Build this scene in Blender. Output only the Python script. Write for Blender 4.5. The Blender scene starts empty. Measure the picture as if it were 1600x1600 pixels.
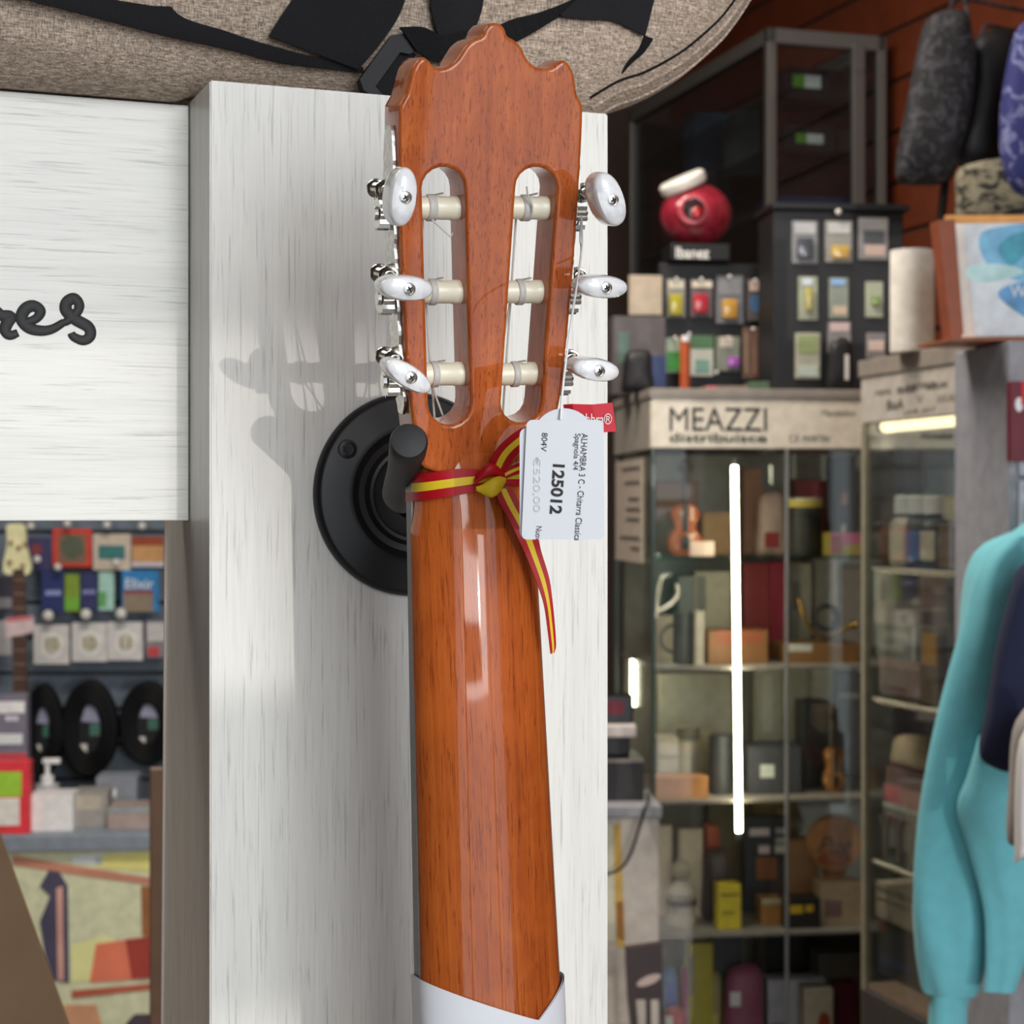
import bpy, bmesh, math, random
from mathutils import Vector, Matrix, noise as mnoise
random.seed(7)
S = bpy.context.scene
COL = S.collection
F = 2900.0          # focal length in pixels of the 1600 px frame
CZ = 1.5            # eye height

# ------------------------------------------------------------------ camera, light, exposure
cam_d = bpy.data.cameras.new('camera'); cam = bpy.data.objects.new('camera', cam_d); COL.objects.link(cam)
cam.location = (0, 0, CZ); cam.rotation_euler = (math.pi/2, 0, 0)
cam_d.sensor_width = 36; cam_d.lens = 36*F/1600; cam_d.clip_start = 0.02
cam_d.dof.use_dof = True; cam_d.dof.focus_distance = 0.76; cam_d.dof.aperture_fstop = 22
S.camera = cam
w = bpy.data.worlds.new('world'); S.world = w; w.use_nodes = True
bg = w.node_tree.nodes['Background']; bg.inputs[0].default_value = (0.86, 0.92, 1, 1); bg.inputs[1].default_value = 1.5
S.view_settings.view_transform = 'Standard'; S.view_settings.look = 'None'
S.view_settings.exposure = 0.0; S.view_settings.gamma = 1.0; S.view_settings.use_curve_mapping = False

def lamp(name, typ, loc, to, energy, color=(1,1,1), **kw):
    d = bpy.data.lights.new(name, typ); o = bpy.data.objects.new(name, d); COL.objects.link(o)
    o.location = loc; d.energy = energy; d.color = color
    o.rotation_euler = (Vector(to)-Vector(loc)).to_track_quat('-Z', 'Y').to_euler()
    for k, v in kw.items(): setattr(d, k, v)
    return o
# daylight coming through the glazed shopfront behind the photographer
lamp('daylight', 'AREA', (1.08, -1.62, 2.05), (1.0, 0.2, 1.72), 52, (0.97, 1.0, 1.01), shape='RECTANGLE', size=1.45, size_y=1.9)
# low sun glancing up off the street outside
lamp('sun_glint', 'SPOT', (3.29, -5.27, 1.08), (0.1, 1.2, 1.53), 330, (1, 0.95, 0.88), spot_size=math.radians(34), spot_blend=0.2, shadow_soft_size=0.022)
# unseen fill lamps under the ceiling, added to brighten shop and post side
lamp('ceiling_fill', 'AREA', (-0.4, 3.0, 3.1), (-0.4, 3.0, 0), 55, (1, 0.92, 0.82), shape='RECTANGLE', size=1.6, size_y=0.5)
lamp('ceiling_fill', 'AREA', (-1.5, 0.9, 3.1), (-1.5, 0.9, 0), 12, (1, 0.95, 0.88), shape='RECTANGLE', size=1.4, size_y=0.5)

# ------------------------------------------------------------------ helpers
def lin(c):
    c = c/255.0
    return c/12.92 if c <= 0.04045 else ((c+0.055)/1.055)**2.4
def L3(rgb, k=1.0): return tuple(min(0.9, lin(c)*k) for c in rgb)
BGK = 1.7
_m = {}
def mat(name, rgb, rough=0.5, metal=0.0, coat=0.0, k=1.0, vary=0.0, scale=40, emit=0, spec=0.5, trans=0.0, sheen=0.0):
    key = (name, rgb, rough, metal, coat, k, vary, scale, emit)
    if key in _m: return _m[key]
    m = bpy.data.materials.new(name); m.use_nodes = True
    nt = m.node_tree; b = nt.nodes['Principled BSDF']
    c = L3(rgb, k); b.inputs['Base Color'].default_value = (*c, 1)
    b.inputs['Roughness'].default_value = rough; b.inputs['Metallic'].default_value = metal
    b.inputs['Coat Weight'].default_value = coat; b.inputs['Specular IOR Level'].default_value = spec
    b.inputs['Transmission Weight'].default_value = trans
    if sheen: b.inputs['Sheen Weight'].default_value = sheen
    if emit:
        b.inputs['Emission Color'].default_value = (*L3(rgb), 1); b.inputs['Emission Strength'].default_value = emit
    if vary:
        tc = nt.nodes.new('ShaderNodeTexCoord'); n = nt.nodes.new('ShaderNodeTexNoise'); n.inputs['Scale'].default_value = scale
        n.inputs['Detail'].default_value = 4
        nt.links.new(tc.outputs['Object'], n.inputs['Vector'])
        r = nt.nodes.new('ShaderNodeValToRGB')
        r.color_ramp.elements[0].position = 0.3; r.color_ramp.elements[1].position = 0.7
        r.color_ramp.elements[0].color = (*[x*(1-vary) for x in c], 1); r.color_ramp.elements[1].color = (*[min(0.95, x*(1+vary)) for x in c], 1)
        nt.links.new(n.outputs['Fac'], r.inputs['Fac']); nt.links.new(r.outputs['Color'], b.inputs['Base Color'])
    _m[key] = m; return m
def bgm(rgb, rough=0.5, **kw):
    kw.setdefault('vary', 0.12); kw.setdefault('k', BGK)
    return mat('stock_%02x%02x%02x' % tuple(rgb), tuple(rgb), rough, **kw)

class N:
    """tiny node-tree writer"""
    def __init__(s, name):
        s.m = bpy.data.materials.new(name); s.m.use_nodes = True; s.nt = s.m.node_tree; s.b = s.nt.nodes['Principled BSDF']
    def n(s, t, **kw):
        x = s.nt.nodes.new(t)
        for k, v in kw.items():
            if k[0] == '_': setattr(x, k[1:], v)
            else: x.inputs[k.replace('__', ' ')].default_value = v
        return x
    def l(s, a, b): s.nt.links.new(a, b)
    def coords(s, sc, rot=(0, 0, 0)):
        tc = s.n('ShaderNodeTexCoord'); mp = s.n('ShaderNodeMapping'); mp.inputs['Scale'].default_value = sc; mp.inputs['Rotation'].default_value = rot
        s.l(tc.outputs['Object'], mp.inputs['Vector']); return mp.outputs['Vector']
    def noise(s, vec, scale=1.0, detail=5, rough=0.6, dist=0.0):
        x = s.n('ShaderNodeTexNoise', Scale=scale, Detail=detail, Roughness=rough, Distortion=dist); s.l(vec, x.inputs['Vector']); return x.outputs['Fac']
    def ramp(s, fac, stops):
        r = s.n('ShaderNodeValToRGB'); e = r.color_ramp.elements
        while len(e) < len(stops): e.new(0.5)
        for i, (p, c) in enumerate(stops): e[i].position = p; e[i].color = (*c, 1)
        s.l(fac, r.inputs['Fac']); return r.outputs['Color']
    def mix(s, fac, a, b, mode='MIX'):
        x = s.n('ShaderNodeMix', _data_type='RGBA', _blend_type=mode)
        for sock, v in ((x.inputs[0], fac), (x.inputs[6], a), (x.inputs[7], b)):
            if isinstance(v, (int, float)): sock.default_value = v
            elif isinstance(v, tuple): sock.default_value = (*v, 1)
            else: s.l(v, sock)
        return x.outputs[2]
    def bump(s, h, strength=0.2, dist=0.001):
        x = s.n('ShaderNodeBump', Strength=strength, Distance=dist); s.l(h, x.inputs['Height']); s.l(x.outputs['Normal'], s.b.inputs['Normal'])

def laminate(name, axis, base=(228, 226, 219), dark=(196, 195, 190), rough=0.38):
    q = N(name)
    big = 3.0; fine = 800.0
    sc = [fine]*3; sc[axis] = 24.0
    f1 = q.noise(q.coords(tuple(sc)), 1.0, 5, 0.6, 0.5)
    sc2 = [46.0]*3; sc2[axis] = 2.6
    f2 = q.noise(q.coords(tuple(sc2)), 1.0, 4, 0.6, 1.2)
    c1 = q.ramp(f1, [(0.33, L3(dark)), (0.43, L3(base)), (0.72, L3(tuple(min(255, x+8) for x in base)))])
    c2 = q.ramp(f2, [(0.28, (0.90, 0.905, 0.91)), (0.55, (1, 1, 1)), (0.8, (0.97, 0.965, 0.955))])
    q.l(q.mix(1.0, c1, c2, 'MULTIPLY'), q.b.inputs['Base Color'])
    q.b.inputs['Roughness'].default_value = rough
    q.bump(f1, 0.12, 0.0005); return q.m
def mahogany():
    q = N('lacquered_mahogany')
    f1 = q.noise(q.coords((1100, 1100, 60)), 1.0, 4, 0.7, 0.4)          # pores
    f2 = q.noise(q.coords((240, 90, 3.0)), 1.0, 5, 0.65, 0.5)          # stripes
    f3 = q.noise(q.coords((26, 26, 24)), 1.0, 3, 0.5, 1.5)            # figure
    c = q.ramp(f2, [(0.28, L3((146, 64, 22))), (0.5, L3((178, 86, 33))), (0.72, L3((200, 106, 46)))])
    c = q.mix(0.3, c, q.ramp(f3, [(0.3, L3((140, 60, 22))), (0.7, L3((202, 106, 42)))]), 'MIX')
    p = q.ramp(f1, [(0.36, (0.45, 0.36, 0.30)), (0.46, (1, 1, 1))])
    q.l(q.mix(0.8, c, p, 'MULTIPLY'), q.b.inputs['Base Color'])
    q.b.inputs['Roughness'].default_value = 0.42
    q.b.inputs['Specular IOR Level'].default_value = 0.12; q.b.inputs['Coat Weight'].default_value = 0.9; q.b.inputs['Coat Roughness'].default_value = 0.035
    return q.m
def heather():
    q = N('heather_grey_fabric')
    a = q.noise(q.coords((260, 260, 1700)), 1.0, 3, 0.7); b = q.noise(q.coords((1700, 1700, 260)), 1.0, 3, 0.7)
    ca = q.ramp(a, [(0.36, L3((66, 57, 50))), (0.52, L3((166, 148, 130))), (0.68, L3((234, 214, 192)))])
    cb = q.ramp(b, [(0.36, L3((72, 63, 56))), (0.52, L3((166, 148, 132))), (0.68, L3((228, 208, 188)))])
    q.l(q.mix(0.5, ca, cb), q.b.inputs['Base Color']); q.b.inputs['Roughness'].default_value = 0.85
    q.bump(a, 0.3, 0.0005); return q.m
def webbing():
    q = N('black_webbing')
    wv = q.n('ShaderNodeTexWave', Scale=1.0, Distortion=0.3); q.l(q.coords((330, 330, 330), (0, 0.6, 0)), wv.inputs['Vector'])
    q.l(q.ramp(wv.outputs['Fac'], [(0.2, (0.004, 0.004, 0.005)), (0.8, (0.022, 0.022, 0.025))]), q.b.inputs['Base Color'])
    q.b.inputs['Roughness'].default_value = 0.7; q.b.inputs['Specular IOR Level'].default_value = 0.2; q.bump(wv.outputs['Fac'], 0.5, 0.0008); return q.m
def glass(name='clear_glass', tint=(0.95, 0.97, 0.955), refl=0.08):
    m = bpy.data.materials.new(name); m.use_nodes = True; nt = m.node_tree; nt.nodes.clear()
    o = nt.nodes.new('ShaderNodeOutputMaterial'); t = nt.nodes.new('ShaderNodeBsdfTransparent'); g = nt.nodes.new('ShaderNodeBsdfGlossy')
    t.inputs[0].default_value = (*tint, 1); g.inputs['Roughness'].default_value = 0.03
    lw = nt.nodes.new('ShaderNodeLayerWeight'); lw.inputs[0].default_value = 0.25
    mu = nt.nodes.new('ShaderNodeMath'); mu.operation = 'MULTIPLY_ADD'; mu.inputs[1].default_value = 0.4; mu.inputs[2].default_value = refl*0.4
    x = nt.nodes.new('ShaderNodeMixShader')
    nt.links.new(lw.outputs['Fresnel'], mu.inputs[0]); nt.links.new(mu.outputs[0], x.inputs[0])
    nt.links.new(t.outputs[0], x.inputs[1]); nt.links.new(g.outputs[0], x.inputs[2]); nt.links.new(x.outputs[0], o.inputs[0])
    return m

def P(px, py, Y): return Vector(((px-800)/F*Y, Y, CZ+(800-py)/F*Y))
def ray(px, py): return Vector(((px-800)/F, 1.0, (800-py)/F))
EYE = Vector((0, 0, CZ))
def hit(px, py, p0, nrm):
    d = ray(px, py); t = (p0-EYE).dot(nrm)/d.dot(nrm); return EYE+d*t

class MB:
    def __init__(s, T=None): s.v = []; s.f = []; s.mi = []; s.cur = 0; s.T = T
    def V(s, p):
        p = Vector(p); s.v.append(s.T @ p if s.T is not None else p); return len(s.v)-1
    def face(s, ids): s.f.append(tuple(ids)); s.mi.append(s.cur)
    def box(s, x0, x1, y0, y1, z0, z1, bev=0.0):
        if bev <= 0:
            i = [s.V((x, y, z)) for x in (x0, x1) for y in (y0, y1) for z in (z0, z1)]
            for q in ((0,1,3,2), (4,6,7,5), (0,4,5,1), (2,3,7,6), (0,2,6,4), (1,5,7,3)): s.face([i[k] for k in q])
            return s
        b = min(bev, (x1-x0)*.45, (y1-y0)*.45, (z1-z0)*.45); bm = bmesh.new()
        bmesh.ops.create_cube(bm, size=1.0)
        for v in bm.verts: v.co = Vector(((x0+x1)/2+v.co.x*(x1-x0), (y0+y1)/2+v.co.y*(y1-y0), (z0+z1)/2+v.co.z*(z1-z0)))
        bmesh.ops.bevel(bm, geom=bm.edges[:], offset=b, segments=2, affect='EDGES', profile=0.5)
        s.add_bm(bm); return s
    def add_bm(s, bm, M=None):
        base = {}
        for v in bm.verts: base[v.index if v.index >= 0 else id(v)] = None
        bm.verts.index_update()
        ids = [s.V(M @ v.co if M is not None else v.co) for v in bm.verts]
        for f in bm.faces: s.face([ids[v.index] for v in f.verts])
        bm.free()
    def add_mesh(s, me, M=None):
        ids = [s.V(M @ v.co if M is not None else v.co) for v in me.vertices]
        for p in me.polygons: s.face([ids[k] for k in p.vertices])
    def loft(s, rings, cap=True, closed=True):
        R = [[s.V(p) for p in r] for r in rings]; n = len(R[0])
        for a, b in zip(R, R[1:]):
            for k in range(n if closed else n-1): s.face((a[k], a[(k+1) % n], b[(k+1) % n], b[k]))
        if cap and closed: s.face(R[0][::-1]); s.face(R[-1])
        return s
    def lathe(s, prof, c=(0,0,0), ax=(0,0,1), n=24):
        ax = Vector(ax).normalized(); a = ax.orthogonal().normalized(); b = ax.cross(a); c = Vector(c)
        return s.loft([[c+ax*h+(a*math.cos(2*math.pi*k/n)+b*math.sin(2*math.pi*k/n))*max(r, 1e-5) for k in range(n)] for r, h in prof])
    def cyl(s, p, q, r, r2=None, n=16):
        p = Vector(p); q = Vector(q); return s.lathe([(r, 0), (r if r2 is None else r2, (q-p).length)], p, q-p, n)
    def tube(s, pts, r, n=8):
        pts = [Vector(p) for p in pts]; rings = []
        nrm = None
        for i, p in enumerate(pts):
            t = (pts[min(i+1, len(pts)-1)]-pts[max(i-1, 0)]).normalized()
            if nrm is None: nrm = t.orthogonal().normalized()
            nrm = (nrm-t*nrm.dot(t)).normalized(); b = t.cross(nrm)
            rr = r[i] if isinstance(r, (list, tuple)) else r
            rings.append([p+(nrm*math.cos(2*math.pi*k/n)+b*math.sin(2*math.pi*k/n))*rr for k in range(n)])
        return s.loft(rings)
    def ball(s, c, rx, ry=None, rz=None, n=20, m=12, R=None):
        ry = rx if ry is None else ry; rz = rx if rz is None else rz; c = Vector(c); rings = []
        for i in range(m+1):
            t = math.pi*(i/m); st = max(math.sin(t), 1e-3)
            ring = [Vector((rx*st*math.cos(2*math.pi*k/n), ry*st*math.sin(2*math.pi*k/n), -rz*math.cos(t))) for k in range(n)]
            rings.append([c+(R @ p if R is not None else p) for p in ring])
        return s.loft(rings)
    def torus(s, c, R, r, ax=(0,0,1), n=32, m=8, sx=1.0, sz=1.0):
        ax = Vector(ax).normalized(); a = ax.orthogonal().normalized()
        if abs(ax.y) > 0.9: a = Vector((1, 0, 0))
        b = ax.cross(a); rings = []
        for i in range(n):
            t = 2*math.pi*i/n; d = a*math.cos(t)*sx+b*math.sin(t)*sz; dn = d.normalized()
            rings.append([Vector(c)+d*R+dn*r*math.cos(2*math.pi*k/m)+ax*r*math.sin(2*math.pi*k/m) for k in range(m)])
        return s.loft(rings+[rings[0]], cap=False)
    def pillow(s, pts, back, thick, rings=5, flat=0.35):
        """closed soft body from a front outline; back = vector from front towards the back"""
        pts = [Vector(p) for p in pts]; c = sum(pts, Vector())/len(pts); d = Vector(back).normalized(); R = []
        for i in range(2*rings+1):
            t = -math.pi/2+math.pi*i/(2*rings); k = max(math.cos(t), 0.0)**flat; k = max(k, 0.02)
            R.append([c+(p-c)*k+d*(thick/2*(1+math.sin(t))) for p in pts])
        return s.loft(R)
    def slab(s, pts, back):
        pts = [Vector(p) for p in pts]; return s.loft([pts, [p+Vector(back) for p in pts]])

XF = {}
def _link(o, parent):
    COL.objects.link(o)
    if parent is not None: o.parent = parent
def tag(o, label, cat, group=None, kind=None):
    if label: o['label'] = label
    if cat: o['category'] = cat
    if group: o['group'] = group
    if kind: o['kind'] = kind
    return o
def thing(name, label, cat, loc=(0,0,0), M=None, group=None):
    o = bpy.data.objects.new(name, None); o.empty_display_size = 0.02; _link(o, None)
    M = M if M is not None else Matrix.Translation(Vector(loc)); o.matrix_world = M; XF[o.name] = M.copy()
    return tag(o, label, cat, group)
def part(mb, name, mats, parent=None, smooth=True, label=None, origin=None):
    if not isinstance(mats, (list, tuple)): mats = [mats]
    if parent is not None: M = XF[parent.name]
    else:
        if origin is None:
            xs = [v.x for v in mb.v]; ys = [v.y for v in mb.v]; zs = [v.z for v in mb.v]
            origin = Vector(((min(xs)+max(xs))/2, (min(ys)+max(ys))/2, min(zs)))
        M = origin if isinstance(origin, Matrix) else Matrix.Translation(Vector(origin))
    Mi = M.inverted(); me = bpy.data.meshes.new(name)
    me.from_pydata([tuple(Mi @ v) for v in mb.v], [], mb.f)
    for m in mats: me.materials.append(m)
    for p, k in zip(me.polygons, mb.mi): p.material_index = k
    bm = bmesh.new(); bm.from_mesh(me); bmesh.ops.recalc_face_normals(bm, faces=bm.faces[:]); bm.to_mesh(me); bm.free()
    o = bpy.data.objects.new(name, me); _link(o, parent)
    if parent is None: o.matrix_world = M
    XF[o.name] = M.copy()
    if smooth: me.shade_smooth() if False else [setattr(p, 'use_smooth', True) for p in me.polygons]; _autosm(o)
    if label: o['label'] = label
    return o
def _autosm(o, ang=38):
    me = o.data; bm = bmesh.new(); bm.from_mesh(me)
    for e in bm.edges:
        if len(e.link_faces) == 2 and e.calc_face_angle(0) > math.radians(ang): e.smooth = False
    bm.to_mesh(me); bm.free()
def struct(mb, name, m, parent=None, smooth=False):
    o = part(mb, name, m, parent, smooth)
    if parent is None: o['kind'] = 'structure'
    return o
def text(body, M, mats, name, parent, length=None, height=None, ext=0.0001, bold=0.0, align='LEFT', shear=0.0):
    cu = bpy.data.curves.new('lettering_curve', 'FONT'); cu.body = body; cu.size = 1.0; cu.offset = bold; cu.shear = shear
    t = bpy.data.objects.new('lettering_tmp', cu); COL.objects.link(t)
    dg = bpy.context.evaluated_depsgraph_get(); me = bpy.data.meshes.new_from_object(t.evaluated_get(dg))
    xs = [v.co.x for v in me.vertices]; ys = [v.co.y for v in me.vertices]
    x0, x1, y0, y1 = min(xs), max(xs), min(ys), max(ys)
    sy = (height/(y1-y0)) if height else length/(x1-x0)
    sx = (length/(x1-x0)) if length else sy
    ox = 0 if align == 'LEFT' else -0.5*(x1-x0)*sx
    mb = MB()
    for z in (0.0, ext):
        base = len(mb.v)
        for v in me.vertices: mb.V(M @ Vector(((v.co.x-x0)*sx+ox, (v.co.y-y0)*sy, z)))
        for p in me.polygons: mb.face([base+k for k in p.vertices])
    bpy.data.objects.remove(t); bpy.data.curves.remove(cu); bpy.data.meshes.remove(me)
    return part(mb, name, mats, parent, smooth=False)
def fmat(o, x, y):
    x = Vector(x).normalized(); y = Vector(y); y = (y-x*y.dot(x)).normalized(); z = x.cross(y)
    return Matrix.Translation(Vector(o)) @ Matrix((x, y, z)).transposed().to_4x4()
def spline(pts, n=6, closed=False):
    pts = [Vector(p) for p in pts]; out = []; m = len(pts)
    for i in range(m if closed else m-1):
        g = (lambda k: pts[k % m]) if closed else (lambda k: pts[min(max(k, 0), m-1)])
        a, b, c, d = g(i-1), g(i), g(i+1), g(i+2)
        for k in range(n):
            t = k/n; out.append(0.5*((2*b)+(c-a)*t+(2*a-5*b+4*c-d)*t*t+(3*b-a-3*c+d)*t**3))
    if not closed: out.append(pts[-1])
    return out

class Frame:
    """a piece of furniture's own axes: x to its right, y into it, z up"""
    def __init__(s, x, y, deg):
        s.a = math.radians(deg); s.o = Vector((x, y, 0)); s.x = Vector((math.cos(s.a), math.sin(s.a), 0)); s.y = Vector((-math.sin(s.a), math.cos(s.a), 0))
        s.M = Matrix.Translation(s.o) @ Matrix.Rotation(s.a, 4, 'Z')
    def col(s, px, v):
        p = hit(px, 800, s.o+s.y*v, s.y); return (p-s.o).dot(s.x), p.y
    def span(s, p0, p1, v):
        a, ya = s.col(p0, v); b, yb = s.col(p1, v); return a, b, (ya+yb)/2
    def z(s, py, Y): return CZ+(800-py)/F*Y

WHITE = (205, 205, 205)
M_glass = glass(); M_dglass = glass('smoky_glass', (0.76, 0.80, 0.81), 0.12)
M_al = mat('brushed_aluminium', (150, 150, 150), 0.4, 0.7, vary=0.06, scale=200)
M_chrome = mat('nickel_plate', (215, 212, 205), 0.18, 1.0)
M_led = mat('led_tube', (255, 238, 205), 0.4, emit=22.0)
M_black = mat('black_plastic', (24, 24, 26), 0.42)
M_ink = mat('black_ink', (14, 14, 14), 0.6)

# ------------------------------------------------------------------ room shell
struct(MB().box(-3.2, 3.0, -1.55, 5.7, -0.05, 0.0), 'floor', mat('floor_tiles', (120, 112, 104), 0.4, vary=0.15, scale=6))
struct(MB().box(-3.2, 3.0, -1.55, 5.7, 3.2, 3.25), 'ceiling', mat('ceiling_paint', (150, 145, 138), 0.9, vary=0.04))
struct(MB().box(-3.2, 3.0, 5.6, 5.7, 0, 3.2), 'wall_back', mat('back_wall_paint', (70, 52, 46), 0.8, vary=0.08, scale=5))
struct(MB().box(-3.2, -3.1, -1.55, 5.7, 0, 3.2), 'wall_left', mat('left_wall_paint', (96, 84, 76), 0.8, vary=0.06, scale=5))
struct(MB().box(-3.2, -0.15, -1.55, -1.45, 0, 3.2), 'wall_front', mat('front_wall_paint', (110, 100, 92), 0.8, vary=0.06, scale=5))
# right wall: orange-brown slat boards, running into the depth at an angle
WR = Frame(1.0, 4.05, -70.9)     # x axis runs towards the viewer
mb = MB(WR.M)
slat = mat('orange_slat_board', (104, 44, 17), 0.55, vary=0.18, scale=12); groove = mat('slat_groove', (70, 44, 32), 0.7)
for k in range(27):
    z = k*0.12; mb.cur = 0; mb.box(-1.75, 6.0, 0.012, 0.06, z, z+0.108); mb.cur = 1; mb.box(-1.75, 6.0, 0.02, 0.06, z+0.108, z+0.12)
o = part(mb, 'wall_right', [slat, groove], None, False); o['kind'] = 'structure'

# shopfront: aluminium frame and glass behind the viewer
mb = MB()
for x in (-0.15, 1.72, 2.72): mb.box(x, x+0.06, -1.46, -1.40, 0, 3.1)
mb.box(-0.15, 2.78, -1.46, -1.40, 3.1, 3.2); mb.box(-0.15, 2.78, -1.46, -1.40, 0, 0.12)
struct(mb, 'window_1', mat('shopfront_frame', (120, 122, 125), 0.4, 0.6))
PX = 1.3
mb = MB(); mb.box(0.35, 1.135, -1.30, -1.27, 1.408, 1.60); mb.box(0.35, 1.135, -1.30, -1.27, 1.204, 1.298)  # unseen rails added to cut bands of shade out of the glint
mb.box(0.30, 0.36, -1.31, -1.26, 0.0, 1.66)
struct(mb, 'shade_rails_1', mat('shade_rail_metal', (130, 132, 135), 0.4, 0.5))

# ------------------------------------------------------------------ white laminate post and sign board
A = math.radians(21.2)
U = Vector((math.cos(A), math.sin(A), 0)); NV = Vector((math.sin(A), -math.cos(A), 0)); Zv = Vector((0, 0, 1))
C0 = P(328, 800, 0.85); C0.z = 0
COLM = Matrix((U, -NV, Zv)).transposed().to_4x4(); COLM.translation = C0      # x along the face, y into depth
W = (hit(950, 800, C0, NV)-C0).dot(U); TOP = CZ+675/F*0.85
M_lamv = laminate('white_wood_laminate_upright', 2); M_lamh = laminate('white_wood_laminate_level', 0)
root = thing('display_post', 'tall white wood-grain post holding the hanging guitar', 'post', M=COLM.copy())
mb = MB(COLM)
dt, db = 0.1010, 0.170     # the back panel leans a little: deeper towards the floor
r0 = [(0, 0, 0), (W, 0, 0), (W, db, 0), (0, db, 0)]; r1 = [(0, 0, TOP), (W, 0, TOP), (W, dt, TOP), (0, dt, TOP)]
bm = bmesh.new(); vs = [bm.verts.new(p) for p in r0+r1]
for q in ((0,1,2,3), (7,6,5,4), (0,4,5,1), (1,5,6,2), (2,6,7,3), (3,7,4,0)): bm.faces.new([vs[k] for k in q])
bmesh.ops.bevel(bm, geom=bm.edges[:], offset=0.0007, segments=2, affect='EDGES'); mb.add_bm(bm)
part(mb, 'panel_box', M_lamv, root, False)
mb = MB(COLM)
mb.loft([[(-0.0012, db-0.006, 0.0), (-0.0012, db-0.0045, 0), (0.001, db-0.0045, 0), (0.001, db-0.006, 0)], [(-0.0012, dt-0.006, TOP-.002), (-0.0012, dt-0.0045, TOP-.002), (0.001, dt-0.0045, TOP-.002), (0.001, dt-0.006, TOP-.002)]])
part(mb, 'edge_strip', mat('pale_edge_strip', (214, 200, 190), 0.5), root, False, label='thin pale edging strip down the side')

SB = 0.0457; bt = P(297, 165, 0.8926).z; bb = P(297, 813.5, 0.8926).z
root = thing('sign_board', 'white wood-grain sign board with black script, left of the post', 'sign', M=COLM @ Matrix.Translation((0, SB, bb)))
mb = MB(COLM); mb.box(-0.75, -0.0006, SB, SB+0.018, bb, bt, 0.0006)
part(mb, 'panel', M_lamh, root, False)
bp = C0-NV*SB
def bpt(x, y): return hit(x/2.5, y/2.5, bp, NV)+NV*0.0004
r_ = [(-60, 1255), (-20, 1215), (5, 1232), (40, 1238), (28, 1262), (20, 1290), (38, 1310), (70, 1300)]
e_ = [(92, 1262), (140, 1245), (158, 1215), (130, 1195), (98, 1208), (84, 1245), (112, 1280), (160, 1292), (205, 1285), (250, 1258)]
s_ = [(250, 1262), (290, 1235), (310, 1195), (290, 1166), (262, 1180), (258, 1212), (295, 1248), (345, 1278), (352, 1312), (325, 1330), (288, 1316), (278, 1300)]
for nm, st in (('letter_r', r_), ('letter_e', e_), ('letter_s', s_)):
    pts = spline([bpt(*p) for p in st], 6); mb = MB()
    wv = [0.0014+0.0009*math.sin(math.pi*i/(len(pts)-1)) for i in range(len(pts))]
    n = len(pts); rings = []
    for i, p in enumerate(pts):
        t = (pts[min(i+1, n-1)]-pts[max(i-1, 0)]).normalized(); sd = t.cross(NV).normalized()
        rings.append([p+(sd*math.cos(a)+0*NV)*wv[i]*1.25+NV*0.0006*math.sin(a) for a in [2*math.pi*k/8 for k in range(8)]])
    mb.loft(rings); part(mb, 'letter', mat('letter_black', (30, 29, 29), 0.6), root)

# ------------------------------------------------------------------ classical guitar seen from behind
TAU, TH = 0.042, math.radians(11.5)
N0 = P(757, 700, 0.745)
GX = (U*math.cos(TAU)+Zv*math.sin(TAU)); GZ = (Zv*math.cos(TAU)-U*math.sin(TAU)); GY = -NV
GM = Matrix((GX, GY, GZ)).transposed().to_4x4(); GM.translation = N0
HZ = GZ*math.cos(TH)-GY*math.sin(TH); HY = GY*math.cos(TH)+GZ*math.sin(TH)
gtr = thing('classical_guitar', 'orange-brown glossy classical guitar hanging back to front on the white post', 'guitar', M=GM)
M_wood = mahogany()
def hp(px, py):                       # pixel -> headstock plane (x, z)
    p = hit(px, py, N0, HY)-N0; return p.dot(GX), p.dot(HZ)
def hw(x, z, d=0.0): return N0+GX*x+HZ*z+HY*d
Z1 = lambda x, y: (560+x*0.28125, y*0.28125)
out = [Z1(*p) for p in [(768,127),(800,140),(820,168),(832,200),(870,222),(905,256),(926,300),(955,345),(992,370),(1030,380),(1076,374),(1108,352),(1138,334),(1168,350),(1192,388),(1205,430),(1212,482),(1222,532),(1242,572),(1250,620)]]
out += [(909, 240), (904, 320), (897, 420), (889, 510), (881, 590), (874, 635), (866, 660), (850, 682), (841, 702), (836, 720), (812, 737), (745, 743)]
out += [(678, 737), (655, 720), (651, 700), (648, 680), (645, 655), (641, 622), (636, 572), (631, 486), (627, 400), (625, 320), (624, 240)]
out += [Z1(*p) for p in [(228,620),(234,580),(262,528),(278,482),(292,424),(308,372),(338,330),(372,318),(402,348),(440,378),(498,370),(540,340),(570,300),(602,252),(648,216),(688,200),(702,165),(732,132)]]
def slotpath(cxt, cxb, wt, wb, yt, yb):
    L = []; n = 9
    for k in range(n+1):
        a = math.pi*k/n; L.append((cxt-wt/2*math.cos(a), yt+wt/2-wt/2*math.sin(a)))
    for k in range(n+1):
        a = math.pi*k/n; L.append((cxb+wb/2*math.cos(a), yb-wb/2+wb/2*math.sin(a)))
    return L
slots = [slotpath(694, 703, 67, 66, 261, 664), slotpath(839, 815, 64, 62, 261, 661)]
TK = 0.0200
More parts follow.
